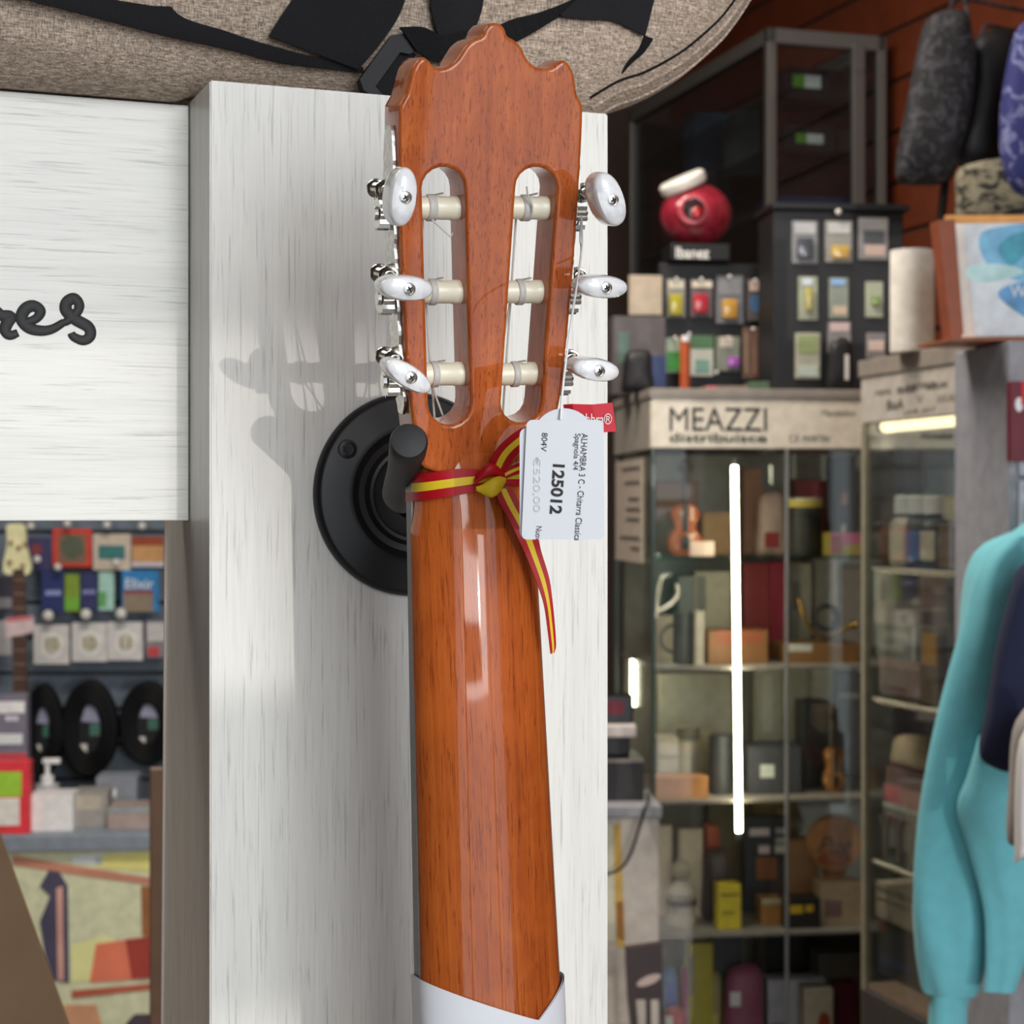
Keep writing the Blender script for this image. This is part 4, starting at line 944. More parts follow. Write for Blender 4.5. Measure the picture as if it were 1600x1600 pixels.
for p0, p1, pt, pb, lb, rgb, pat in [
  (1042, 1071, 436, 496, 'pack with a yellow window, upper row of the black pegboard', (120, 116, 108), ((.1, .05, .8, .6, (150, 140, 40), 'blister'), (.1, .75, .9, .95, (170, 164, 150)))),
  (1079, 1114, 436, 496, 'pack with a red window, upper row of the black pegboard', (80, 70, 70), ((.1, .1, .75, .6, (150, 36, 46), 'blister'), (.05, .78, .95, .95, (180, 170, 155)))),
  (1119, 1162, 430, 506, 'clear pack with shiny gold parts on the black pegboard', (90, 90, 92), ((.2, .1, .75, .5, (160, 120, 50), 'blister'), (.1, .6, .9, .95, (110, 110, 112)))),
  (1167, 1196, 436, 502, 'pack with a round blue disc, upper row of the black pegboard', (66, 60, 58), ((.15, .2, .95, .65, (50, 80, 110), 'round_print'), (.15, .72, .8, .95, (170, 150, 140)))),
  (1200, 1230, 428, 498, 'orange and yellow pack at the right of the upper row', (140, 96, 30), ((.05, .05, .95, .42, (176, 120, 20)),)),
  (1040, 1070, 528, 582, 'bright green and white pack, lower row of the pegboard', (150, 160, 140), ((.05, .05, .9, .6, (60, 130, 60)),)),
  (1079, 1115, 524, 588, 'white pack with a dark green header, lower row of the pegboard', (150, 150, 140), ((0, .68, 1, 1, (60, 90, 60)), (.2, .1, .8, .4, (90, 120, 110)))),
  (1119, 1156, 526, 580, 'pack with a purple corner, lower row of the pegboard', (100, 104, 92), ((.45, .1, .95, .42, (130, 70, 140), 'blister'), (.15, .7, .7, 1, (160, 150, 140)))),
  (1160, 1194, 512, 592, 'dark brown striped pack at the right of the lower row', (84, 62, 52), ((.1, .1, .25, .9, (110, 90, 70)), (.5, .1, .65, .9, (110, 84, 70)))),
  (1196, 1228, 512, 592, 'dark red-edged pack at the far right of the lower row', (60, 44, 42), ((.85, .1, .95, .9, (110, 40, 44)), (.1, .2, .6, .5, (120, 100, 90))))]:
    hangpack(MZ, p0, p1, pt, pb, .225, lb, rgb, pat)
for px, py in ((1057, 436), (1096, 436), (1140, 432), (1180, 438), (1213, 430), (1055, 528), (1077, 522), (1138, 528), (1177, 514), (1120, 582)): hook(MZ, px, py, .205, .24, 'short hook', 0.004, acc)
hangpack(MZ, 983, 1035, 430, 492, .20, 'beige carton leaning against the black pegboard stand', (150, 136, 118), (), name='beige_carton')
item(MZ, zt_, 958, 1040, 494, .20, .06, 'grey_case', 'dark grey case under the beige carton on the lettered showcase', 'case', (72, 66, 66), ((.1, .4, .3, .8, (70, 90, 80)), (.7, .1, 1, .5, (30, 44, 80)))) 
item(MZ, zt_, 976, 1024, 545, .10, .05, 'black_strap', 'black strap bundle left on the lettered showcase top', 'strap', (20, 19, 20), (), 'pouch')
item(MZ, zt_, 1104, 1170, 603, .06, .06, 'pink_box', 'flat taupe box with a pink end on the showcase top', 'box', (110, 96, 88), ((0, .1, .25, 1, (160, 90, 90)),))
item(MZ, zt_, 1172, 1212, 596, .08, .05, 'green_box', 'dark green box on the showcase top by the pegboard', 'box', (64, 84, 62), ())
item(MZ, zt_, 1064, 1080, 524, .16, .02, 'wooden_beater', 'thin orange stick standing before the pegboard', 'stick', (140, 62, 26), ((.2, .9, .8, 1, (220, 205, 190)),), 'cyl')
# black display with nine packs
xa, xb_, Y = MZ.span(1208, 1412, .05); zh = MZ.z(330, Y)
stn = thing('black_rack', 'black upright rack with rows of accessory packs behind the paper roll', 'rack', M=MZ.M @ Matrix.Translation(((xa+xb_)/2, .05, zt_)))
mb = MB(MZ.M); mb.box(xa, xb_, .05, .17, zt_, zh, 0.003); part(mb, 'case', bgm((20, 20, 22)), stn, False)
mb = MB(MZ.M); mb.box(xa-0.006, xb_+0.008, .035, .185, zh, zh+0.014, 0.003); part(mb, 'top_rail', bgm((14, 14, 16)), stn, False)
hook(MZ, 1310, 331, .03, .05, 'x', 0.006, stn)
n9 = [(1238, 1278, 345, 412, (110, 110, 112), ((.15, .1, .8, .6, (64, 66, 72), 'blister'), (.1, .7, .9, .95, (150, 150, 150))), 'clear pack with a dark core, top left in the black rack'),
 (1290, 1332, 345, 410, (120, 118, 112), ((.2, .08, .85, .4, (170, 140, 70), 'blister'), (.1, .7, .9, .95, (160, 160, 158))), 'clear pack with yellow parts, top middle in the black rack'),
 (1342, 1388, 340, 406, (110, 108, 108), ((.2, .1, .9, .35, (160, 140, 130)), (.15, .4, .85, .7, (60, 62, 66))), 'clear pack with a pale strip, top right in the black rack'),
 (1248, 1278, 432, 500, (130, 134, 116), ((.3, .2, .7, .75, (150, 140, 80), 'blister'), (.2, .8, .7, .95, (170, 180, 200))), 'green-yellow pack, middle row left in the black rack'),
 (1296, 1326, 434, 498, (116, 122, 112), ((.2, .1, .9, .3, (170, 150, 130)), (.1, .82, .8, .97, (120, 150, 210))), 'grey-green pack with blue top, centre of the black rack'),
 (1353, 1380, 440, 496, (140, 144, 126), ((.3, .3, .8, .6, (110, 130, 70), 'blister'),), 'pale green pack, middle row right in the black rack'),
 (1243, 1282, 520, 592, (140, 138, 124), ((.1, .55, .9, .95, (120, 130, 90)), (.1, .05, .9, .3, (150, 160, 150))), 'cream and green pack, bottom left in the black rack'),
 (1294, 1330, 503, 552, (110, 106, 106), ((.1, .7, .9, .98, (170, 150, 146)), (.4, .05, .8, .5, (40, 40, 44), 'blister')), 'pack with a pink header, bottom middle in the black rack'),
 (1354, 1384, 520, 560, (110, 104, 104), ((.1, .3, .9, .7, (180, 160, 150)),), 'small pink-labelled pack, bottom right in the black rack')]
for p0, p1, pt, pb, rgb, pat, lb in n9: hangpack(MZ, p0, p1, pt, pb, .043, lb, rgb, pat)
# bunch of black straps hanging at the rack's lower right
x, Y = MZ.col(1316, .03)
item(MZ, zt_, 1296, 1336, 530, .005, .03, 'black_cable', 'black cable bundle at the foot of the black rack', 'cable', (18, 18, 18), ((.6, .2, .75, .7, (190, 185, 180)),), 'pouch')
# red jar with white lid on its sign stand
RJ = Frame(P(1018, 0, 3.6).x, 3.6, 6.7); xc, Y = MZ.col(1089, .24); zp_ = MZ.z(412, MZ.span(1030, 1226, .24)[2]); rj = 0.075
post = thing('sign_stand', 'black stand with white lettering carrying the red jar', 'stand', M=MZ.M @ Matrix.Translation((xc, .25, zp_)))
xa, xb_, Y = MZ.span(1048, 1142, .20); zs1, zs2 = zp_, MZ.z(380, Y)
mb = MB(MZ.M); mb.box(xa, xb_, .20, .30, zs1, zs2, 0.004); part(mb, 'sign_box', bgm((10, 9, 9)), post, False)
mtext(MZ, 'Ibanez', 1056, 1108, 404, 386, bgm((190, 186, 180)), post, v=.1985, bold=0.02)
jar = thing('red_jar', 'round red jar with a white lid tilted on the black lettered stand', 'jar', M=MZ.M @ Matrix.Translation((xc, .25, zs2)))
zc_ = zs2+rj*0.88; M_rj = bgm((112, 26, 38), 0.22, coat=0.8, vary=0.35, scale=45)
mb = MB(MZ.M); mb.ball((xc, .25, zc_), rj, rj*0.9, rj*0.88, 32, 18); part(mb, 'bowl', M_rj, jar)
mb = MB(MZ.M); fx = xc-0.020; mb.torus((fx, .25-rj*0.84, zc_), 0.026, 0.008, (0.15, 1, 0), 30, 10); part(mb, 'rim', bgm((150, 60, 70), 0.2, coat=0.8), jar)
mb = MB(MZ.M); mb.lathe([(0.025, 0), (0.024, 0.012), (0.012, 0.016)], (fx, .25-rj*0.78, zc_), (-0.1, -1, 0), 26); part(mb, 'mouth', bgm((40, 24, 26), 0.15, coat=0.8), jar)
mb = MB(MZ.M); mb.ball((fx+0.006, .25-rj*0.98, zc_-0.008), 0.011, 0.006, 0.014); part(mb, 'knob', bgm((140, 20, 24), 0.1, coat=0.8), jar)
mb = MB(MZ.M); ax = Vector((-0.42, -0.15, 0.9)).normalized(); mb.lathe([(0.046, 0), (0.050, 0.006), (0.050, 0.020), (0.044, 0.026), (0.0, 0.027)], Vector((xc, .25, zc_))+ax*rj*0.78, ax, 32); part(mb, 'lid', bgm((190, 184, 176), 0.4), jar)

# ---- tall dark glass cabinet at the back
TC = Frame(P(1200, 0, 4.25).x, 4.25, 16.5); TW = TC.col(1384, 0)[0]; TDp = 0.93; TT = CZ+758/F*4.25
tc = thing('tall_cabinet', 'tall dark glass cabinet with grey metal posts behind the lettered showcase', 'cabinet', M=TC.M.copy())
M_post = mat('grey_metal_post', (104, 100, 96), 0.45, 0.5)
for x, y in ((0, 0), (TW-0.02, 0), (0, TDp-0.02), (TW-0.02, TDp-0.02)):
    mb = MB(TC.M); mb.box(x, x+0.022, y, y+0.022, 0, TT, 0.002); part(mb, 'corner_post', M_post, tc, False)
mb = MB(TC.M); mb.box(TW-0.085, TW-0.055, -0.004, 0.012, 0.0, TT-0.02, 0.002); part(mb, 'door_stile', M_post, tc, False)
for nm, b_ in (('top_rail', (0, TW, 0, 0.022)), ('top_rail', (0, 0.022, 0, TDp)), ('top_rail', (TW-.02, TW, 0, TDp))):
    mb = MB(TC.M); mb.box(b_[0], b_[1], b_[2], b_[3], TT-0.035, TT, 0.002); part(mb, nm, M_post, tc, False)
mb = MB(TC.M); mb.box(0.0, TW, TDp-0.012, TDp, 0, TT-0.035); part(mb, 'back_panel', bgm((22, 20, 20)), tc, False)
mb = MB(TC.M); mb.box(0.022, TW-.02, 0.022, TDp-0.02, 2.195, 2.215); part(mb, 'shelf', bgm((40, 36, 34)), tc, False)
for z in (2.335, 2.455): mb = MB(TC.M); mb.box(0.022, TW-.02, 0.03, TDp-0.02, z, z+0.008); part(mb, 'glass_shelf', M_dglass, tc, False)
mb = MB(TC.M); mb.box(0.022, TW-.02, 0.006, 0.012, 0, TT-0.035); part(mb, 'front_pane', M_dglass, tc, False)
mb = MB(TC.M); mb.box(0.006, 0.012, 0.022, TDp-.02, 0, TT-0.035); part(mb, 'side_pane', M_dglass, tc, False)
for k, (p0, p1, pt, z, v, dep, rgb, lb, pat) in enumerate([
  (1228, 1300, 106, 2.463, .10, .10, (20, 18, 18), 'black carton with a green and white label, upper shelf of the tall cabinet', ((.15, .45, .4, .8, (90, 140, 40)), (.4, .45, .75, .8, (190, 190, 180)))),
  (1302, 1342, 110, 2.463, .12, .10, (40, 30, 26), 'dark brown carton on the upper shelf of the tall cabinet', ()),
  (1228, 1305, 196, 2.343, .10, .10, (18, 18, 18), 'black carton with a green and white label, second shelf of the tall cabinet', ((.2, .4, .42, .72, (90, 140, 40)), (.42, .4, .75, .72, (190, 190, 180)))),
  (1307, 1342, 200, 2.343, .12, .10, (44, 36, 28), 'dark olive carton on the second shelf of the tall cabinet', ()),
  (1222, 1345, 308, 2.215, .05, .14, (16, 46, 84), 'blue flat box at the bottom of the tall cabinet', ()),
  (1150, 1188, 172, 2.343, .38, .08, (84, 90, 88), 'pale grey box seen through the side glass of the tall cabinet', ()),
  (1085, 1140, 176, 2.343, .66, .08, (60, 84, 104), 'blue-grey case on the second shelf behind the side glass', ()),
  (1036, 1064, 270, 2.215, .70, .08, (70, 22, 22), 'dark red case behind the side glass of the tall cabinet', ()),
  (1080, 1120, 268, 2.215, .60, .08, (96, 88, 80), 'beige box low behind the side glass of the tall cabinet', ())]):
    item(TC, z, p0, p1, pt, v, dep, 'carton', lb, 'box', rgb, pat)

# ---- corner showcase nearer on the right, seen through its side glass
q0 = P(1345, 0, 3.30); q1 = P(1552, 0, 2.87); ang = math.degrees(math.atan2(q1.y-q0.y, q1.x-q0.x))
NS = Frame(q0.x, q0.y, ang); NW = (Vector((q1.x, q1.y, 0))-Vector((q0.x, q0.y, 0))).length; ND = 0.42; NT = CZ+236/F*3.30
ns = thing('glass_showcase', 'glass corner showcase with small logos on its header, beside the turquoise sweatshirt', 'showcase', M=NS.M.copy())
NSH = [1.405, 1.176, 0.890]
hs0 = CZ+140/F*3.25
mb = MB(NS.M); mb.box(0, NW, 0, 0.02, hs0, NT-0.03, 0.002); part(mb, 'header_sign', bgm((150, 144, 136)), ns, False)
mb = MB(NS.M); mb.box(-0.004, NW+0.03, -0.004, ND, NT-0.03, NT, 0.002); part(mb, 'top_panel', bgm((116, 108, 100)), ns, False)
mb = MB(NS.M); mb.box(NW-0.004, NW+0.030, -0.004, 0.028, 0, NT-0.03, 0.003); part(mb, 'corner_post', M_al, ns, False)
mb = MB(NS.M); mb.box(0, 0.012, 0, 0.012, 0.0, hs0, 0.002); part(mb, 'corner_post', bgm((116, 110, 92), 0.3), ns, False)
mb = MB(NS.M); mb.box(0, 0.012, ND-.012, ND, 0.0, NT-.03, 0.002); part(mb, 'corner_post', bgm((116, 110, 92), 0.3), ns, False)
mb = MB(NS.M); mb.box(0, NW, 0, ND, 0, 0.655, 0.003); part(mb, 'plinth', bgm((50, 46, 44)), ns, False)
mb = MB(NS.M); mb.box(0.012, NW-0.004, 0.009, ND-0.01, 0.655, 0.666, 0.002); part(mb, 'base_shelf', bgm((140, 116, 98)), ns, False)
mb = MB(NS.M); mb.box(0.012, NW-0.004, 0.003, 0.008, 0.666, hs0); part(mb, 'side_pane', M_glass, ns, False)
mb = MB(NS.M); mb.box(0.012, NW, ND-.008, ND-.003, 0.666, hs0); part(mb, 'side_pane', M_glass, ns, False)
mb = MB(NS.M); mb.box(0.002, 0.006, 0.012, ND-.012, 0.666, hs0); part(mb, 'back_pane', M_glass, ns, False)
for z in NSH:
    mb = MB(NS.M); mb.box(0.014, NW-0.006, 0.012, ND-0.015, z-0.007, z, 0.0015); part(mb, 'glass_shelf', glass('shelf_glass_edge', (0.82, 0.88, 0.84), 0.4), ns, False)
    mb = MB(NS.M); mb.cyl((0.03, 0.011, z-0.006), (NW-0.02, 0.011, z-0.006), 0.0055, n=12); part(mb, 'shelf_rail', mat('polished_rail', (225, 214, 198), 0.2, 0.7), ns)
for body, a, b, y0, y1, c in (('CASTALIA', 1416, 1462, 607, 598, 0), ('YAMAHA', 1366, 1392, 617, 608, 1), ('FENDER', 1402, 1432, 614, 604, 0), ('SUZUKI', 1448, 1480, 607, 598, 0), ('TBQ', 1494, 1514, 601, 588, 0), ('BoA', 1386, 1412, 640, 624, 0), ('V', 1432, 1442, 630, 618, 1), ('AKAI', 1464, 1492, 628, 616, 1), ('CASIO', 1512, 1532, 632, 624, 0), ('LINE ART', 1412, 1462, 646, 638, 1), ('V', 1520, 1530, 582, 566, 1)):
    mtext(NS, body, a, b, y0, y1, bgm((64, 60, 56) if c == 0 else (110, 104, 98)), ns, bold=0.01)
tube_led(NS, [(0.025, 0.035, hs0-0.006), (NW-0.03, 0.035, hs0-0.006)], 0.0105, 'level light tube under the header with small logos', em=mat('warm_led_tube', (255, 226, 180), 0.4, emit=3.0))
tube_led(NS, [(NW-0.012, 0.05, NS.z(732, 2.9)), (NW-0.012, 0.05, NS.z(688, 2.9))], 0.0055, 'short upright light tube in the corner showcase')
for k, (a, b, body_c, lab, lb) in enumerate([(1382, 1404, (120, 112, 100), (176, 166, 148), 'left one of three dark-necked bottles with white caps'), (1404, 1427, (60, 66, 84), (70, 96, 140), 'middle bottle with a blue label and white cap'), (1427, 1451, (70, 70, 78), (170, 158, 138), 'right one of three bottles, with a cream label')]):
    item(NS, NSH[0], a, b, 774, .05+0.015*k, .04, 'bottle', lb, 'bottle', (50, 48, 46) if k else (150, 142, 128), ((.1, .08, .9, .5, lab, 'paper_label'),), 'bottle', 'capped bottles in the corner showcase')
for (z, p0, p1, pt, v, dep, nm, lb, ct, rgb, pat) in [
  (NSH[0], 1452, 1482, 818, .10, .05, 'brown_box', 'brown carton right of the three capped bottles', 'box', (100, 74, 46), ((.2, .5, .5, .7, (150, 140, 120)),)),
  (NSH[0], 1482, 1540, 812, .07, .06, 'purple_box', 'white carton with a purple print under the cream carton', 'box', (130, 124, 124), ((.15, .05, .75, .85, (64, 50, 92)), (.3, .6, .5, .8, (110, 50, 100)))),
  (NSH[1], 1426, 1492, 890, .17, .06, 'brown_case', 'tall brown case at the right of the second corner shelf', 'case', (92, 68, 52), ((.1, .62, .9, .9, (80, 56, 44)),)),
  ]:
    item(NS, z, p0, p1, pt, v, dep, nm, lb, ct, rgb, pat)
def stack(fr, z, rows):
    for p0, p1, pt, v, dep, nm, lb, ct, rgb, pat in rows:
        shp = 'pouch' if nm.endswith('pouch') else 'box'
        z = item(fr, z, p0, p1, pt, v, dep, nm, lb, ct, rgb, pat, shp)[2][3]
stack(NS, NSH[1], [(1374, 1442, 1030, .05, .07, 'pink_box', 'dusty pink carton at the foot of the stack on the second corner shelf', 'box', (116, 92, 90), ((0, .75, 1, 1, (140, 112, 108)), (.1, .1, .6, .25, (100, 56, 60)))),
  (1369, 1432, 977, .05, .06, 'metal_box', 'grey glassy box stacked on the dusty pink carton', 'box', (100, 98, 92), ((.1, .2, .7, .4, (140, 136, 124)), (.2, .6, .8, .8, (136, 128, 116)), (.92, .0, 1, 1, (150, 146, 140)))),
  (1366, 1428, 951, .05, .06, 'long_box', 'flat cream box stacked on the grey glassy box', 'box', (150, 136, 126), ((.68, .2, .82, .7, (70, 50, 46)),)),
  (1366, 1397, 892, .05, .05, 'pale_box', 'pale box with a dark stripe at the top of the stack', 'box', (150, 138, 126), ((.35, .2, .55, .8, (90, 84, 80)),))])
item(NS, NSH[1], 1436, 1466, 978, .03, .015, 'photo_card', 'small card with gold figures before the tall brown case', 'card', (96, 80, 64), ((.2, .5, .9, .9, (160, 116, 50)),))
stack(NS, NSH[2], [(1380, 1446, 1262, .09, .07, 'grey_box', 'grey carton behind the chrome mouthpieces', 'box', (96, 92, 90), ((0, .9, 1, 1, (150, 146, 144)),)),
  (1382, 1446, 1232, .09, .07, 'red_box', 'pink and red low carton on the grey carton behind the mouthpieces', 'box', (140, 80, 82), ((0, .2, .35, .9, (160, 60, 70)),)),
  (1384, 1446, 1205, .09, .07, 'maroon_box', 'maroon flat carton under the beige pouch', 'box', (84, 46, 48), ()),
  (1384, 1442, 1150, .10, .05, 'beige_pouch', 'beige soft pouch on the maroon flat carton', 'pouch', (160, 138, 112), ())])
stack(NS, 0.666, [(1372, 1440, 1444, .06, .07, 'charcoal_box', 'charcoal box with a red mark at the bottom of the corner showcase', 'box', (56, 54, 54), ((.05, .75, .2, .95, (110, 50, 50)), (.1, .2, .7, .35, (60, 60, 84)))),
  (1368, 1432, 1388, .05, .07, 'cream_box', 'cream flat carton on the charcoal box', 'box', (140, 126, 110), ((0, .8, 1, .85, (90, 80, 72)), (0, .55, 1, .58, (90, 80, 72))))])
x_, Y_ = NS.col(1510, .07)
zz = NS.z(812, Y_)
item(NS, zz, 1474, 1544, 776, .07, .06, 'cream_box', 'cream carton stacked on the purple-printed carton', 'box', (150, 142, 118), ((.42, .2, .56, .95, (226, 216, 196)),))
for k, px in enumerate((1384, 1404, 1426)):
    x, Y = NS.col(px, .03); o = thing('mouthpiece', ('left', 'middle', 'right')[k]+' one of three chrome mouthpieces on the third corner shelf', 'mouthpiece', M=NS.M @ Matrix.Translation((x, .03, NSH[2])), group='chrome mouthpieces')
    mb = MB(NS.M); h = 0.075; mb.lathe([(0.006, 0), (0.007, h*0.6), (0.009, h*0.8)], (x, .03, NSH[2]), (0, 0, 1), 16); part(mb, 'shank', M_chrome, o)
    mb = MB(NS.M); mb.lathe([(0.009, h*0.8), (0.014, h*0.95), (0.015, h), (0.012, h), (0.006, h*.85)], (x, .03, NSH[2]), (0, 0, 1), 16); part(mb, 'cup', M_chrome, o)

# ---- things on the corner showcase and on the right wall
_p = P(1425, 800, 3.12); x, Y = _p.x, _p.y; rr = 34/F*3.12
roll = thing('paper_roll', 'white paper roll standing on the corner showcase', 'roll', M=Matrix.Translation((x, Y, NT)))
mb = MB(); h = NS.z(392, Y)-NT; mb.lathe([(rr*0.3, 0), (rr, 0), (rr, h), (rr*0.3, h-0.001)], (x, Y, NT), (0, 0, 1), 36); part(mb, 'paper', bgm((186, 182, 174), 0.8), roll)
mb = MB(); mb.lathe([(rr*0.3, 0.0), (rr*0.3, h+0.001), (rr*0.22, h+0.001), (rr*0.22, 0)], (x, Y, NT), (0, 0, 1), 24); part(mb, 'core', bgm((120, 100, 76)), roll)
# stack of illustrated books in a wooden rack, on the grey drawer unit
DR = Frame(P(1577, 0, 2.60).x, 2.60, 10); DT = CZ+268/F*2.60
dr = thing('drawer_unit', 'grey metal drawer unit at the right edge beside the corner showcase', 'drawers', M=DR.M.copy())
mb = MB(DR.M); mb.box(0, 0.30, 0, 0.19, 0, DT, 0.004); part(mb, 'carcass', bgm((120, 120, 126)), dr, False)
for k in range(5):
    z = DT-0.09-0.105*k-0.10; mb = MB(DR.M); mb.box(0.012, 0.29, -0.012, 0, z, z+0.098, 0.003); d_ = part(mb, 'drawer', bgm((150, 152, 164)), dr, False)
o, M, _ = item(DR, DT-0.17, 1580, 1640, 596, -.030, .015, 'maroon_box', 'dark maroon packet hanging at the right edge of the picture', 'packet', (84, 20, 34), ((.1, .62, .3, .8, (220, 220, 226), 'round_print'), (.25, .7, .6, 1, (160, 30, 36))))
def slabpx(fr, pts, v, dep, z0=None):
    L = []
    for px, py in pts: x, Y = fr.col(px, v); L.append((x, v, fr.z(py, Y)))
    mb = MB(fr.M); mb.slab(L, (0, dep, 0)); return mb
rk = thing('wooden_rack', 'brown wooden book rack on the grey drawer unit', 'rack', M=DR.M @ Matrix.Translation((0, .05, DT)))
part(slabpx(DR, [(1466, 344), (1492, 342), (1506, 520), (1500, 530), (1486, 530)], .045, .03), 'side_board', bgm((120, 62, 40)), rk, False)
part(slabpx(DR, [(1480, 336), (1660, 336), (1660, 530), (1494, 530)], .150, .012), 'back_board', bgm((170, 120, 64)), rk, False)
part(slabpx(DR, [(1486, 527), (1660, 527), (1660, 532), (1486, 532)], .03, .12), 'base_board', bgm((120, 70, 44)), rk, False)
for k in range(5):
    off = 7*k
    mb = slabpx(DR, [(1482+off*0.9, 350), (1660, 347), (1660, 524), (1500+off*0.9, 526)], .128-0.016*k, .012)
    o = part(mb, 'illustrated_book', bgm((196, 200, 204) if k % 2 else (178, 184, 192), 0.4), None, False)
    tag(o, ['rearmost white book in the brown wooden rack', 'second white book from the back in the wooden rack', 'middle white book in the wooden rack', 'fourth white book, just behind the painted cover', 'front book with a blue watercolour cover in the wooden rack'][k], 'book', 'books in the wooden rack')
    if k == 4:
        for ki, (pts, c) in enumerate((([(1530, 372), (1560, 355), (1660, 350), (1660, 420), (1600, 440), (1545, 415)], (100, 150, 190)), ([(1512, 418), (1560, 412), (1600, 425), (1550, 440), (1514, 436)], (150, 190, 206)), ([(1560, 385), (1600, 362), (1660, 380), (1660, 400), (1610, 395), (1580, 415)], (60, 130, 150)), ([(1560, 460), (1600, 440), (1660, 450), (1660, 520), (1610, 500)], (80, 130, 170)))):
            part(slabpx(DR, [(p.x, p.y) for p in spline([(x, y, 0) for x, y in pts], 5, True)], .0632-.0004*ki, .0008), 'painted_shape', bgm(c, vary=0.3, scale=30), o, False)
        mtext(DR, 'W', 1578, 1604, 464, 446, bgm((230, 232, 236)), o, v=.0612)
# backpacks and cases on the slat wall: built as soft bodies hung from hooks
def softbag(name, label, cat, outline, Y0, thick, m, hookpx=None):
    front = [P(x, y, Y0) for x, y in outline]; mb = MB(); mb.pillow(spline(front, 4, True), (0.33*0.3, 1, 0), thick, 6, 0.4)
    o = thing(name, label, cat, M=Matrix.Translation(P(sum(p[0] for p in outline)/len(outline), max(p[1] for p in outline), Y0))); part(mb, 'body', m, o)
    if hookpx:
        a = P(*hookpx, Y0+thick*0.5); mb = MB(); mb.tube(spline([a+Vector((-0.02, 0, -0.06)), a+Vector((-0.012, 0, -0.01)), a, a+Vector((0.012, 0, -0.01)), a+Vector((0.02, 0, -0.06))], 5), 0.004, 8); mb.cyl(a, a+Vector((0.16, 0.10, 0)), 0.004, n=8); part(mb, 'hanging_loop', m, o)
    return o
M_pat = N('black_printed_cloth'); f = M_pat.noise(M_pat.coords((28, 28, 28)), 1, 3, 0.6, 1.8); M_pat.l(M_pat.ramp(f, [(0.50, L3((14, 13, 16), 1.0)), (0.57, L3((66, 64, 70), 1.0)), (0.64, L3((16, 15, 18), 1.0))]), M_pat.b.inputs['Base Color']); M_pat.b.inputs['Roughness'].default_value = 0.8
M_blu = N('blue_printed_cloth'); f = M_blu.noise(M_blu.coords((20, 20, 20)), 1, 3, 0.6, 1.5); M_blu.l(M_blu.ramp(f, [(0.50, L3((32, 36, 92), 1.2)), (0.58, L3((110, 112, 150), 1.2)), (0.66, L3((34, 38, 96), 1.2))]), M_blu.b.inputs['Base Color']); M_blu.b.inputs['Roughness'].default_value = 0.8
M_cam = N('camouflage_cloth'); f = M_cam.noise(M_cam.coords((34, 34, 60)), 1, 2, 0.6, 1.0); M_cam.l(M_cam.ramp(f, [(0.42, L3((26, 24, 22), 1.5)), (0.5, L3((92, 86, 70), 1.5)), (0.62, L3((110, 104, 86), 1.5))]), M_cam.b.inputs['Base Color']); M_cam.b.inputs['Roughness'].default_value = 0.85
softbag('backpack', 'black backpack with a grey printed pattern on the orange wall', 'bag', [(1498, 4), (1520, 20), (1530, 90), (1522, 170), (1505, 230), (1490, 275), (1440, 282), (1408, 275), (1406, 235), (1420, 160), (1434, 90), (1452, 22)], 3.32, .10, M_pat.m, (1498, -4))
softbag('backpack', 'plain black bag hanging between the printed and the blue backpack', 'bag', [(1530, 50), (1590, 40), (1600, 120), (1596, 230), (1560, 262), (1500, 250), (1512, 180), (1524, 110)], 3.40, .08, bgm((14, 13, 14)), (1545, 40))
softbag('backpack', 'blue printed backpack cut by the right edge of the picture', 'bag', [(1600, 30), (1660, 20), (1680, 160), (1660, 300), (1596, 296), (1572, 250), (1568, 180), (1578, 100)], 3.24, .08, M_blu.m, (1640, 24))
softbag('camouflage_bag', 'camouflage soft bag with a thick welt, below the plain black bag', 'bag', [(1500, 262), (1530, 248), (1590, 240), (1640, 240), (1650, 330), (1590, 348), (1505, 348), (1498, 300)], 3.28, .07, M_cam.m)
mb = MB(); mb.tube([P(1478, 278, 3.40), P(1474, 310, 3.40), P(1470, 345, 3.40)], 0.008, 8); tag(part(mb, 'bag_strap', M_black), 'black strap dangling below the printed backpack', 'strap')

# ---- garments on a rail, right edge
M_teal = mat('turquoise_fleece', (116, 200, 212), 0.9, vary=0.05, scale=60, sheen=0.2)
M_navy = mat('navy_fleece', (30, 36, 66), 0.9, vary=0.06, scale=60)
sw = thing('sweatshirt', 'turquoise sweatshirt hanging at the right edge', 'sweatshirt', M=Matrix.Translation(P(1560, 1600, 2.3)))
def limb(path, Y, mat_, name, parent, seed, ry=0.8):
    L = spline([(x, y, r) for x, y, r in path], 6); rings = []
    for i, q in enumerate(L):
        c = P(q.x, q.y, Y); r = q.z/F*Y; ring = []
        for k in range(36):
            a = 2*math.pi*k/36; f_ = 1+0.10*math.sin(3*a+i*0.07+seed)+0.07*math.sin(5*a-i*0.12)*min(1, i/10)-0.07*max(0, math.sin(2*a+i*0.11+seed*2))**4
            ring.append(c+Vector((r*math.cos(a)*f_, r*ry*math.sin(a)*f_, 0)))
        rings.append(ring)
    mb = MB(); mb.loft(rings); return part(mb, name, mat_, parent)
limb([(1590, 838, 12), (1576, 862, 34), (1566, 900, 46), (1558, 960, 54), (1534, 1060, 58), (1512, 1170, 62), (1494, 1290, 63), (1486, 1400, 62), (1487, 1470, 56), (1488, 1530, 46), (1486, 1552, 38)], 2.30, M_teal, 'sleeve', sw, 0.4)
limb([(1484, 1546, 32), (1480, 1580, 30), (1478, 1660, 30)], 2.30, M_teal, 'cuff', sw, 1.0)
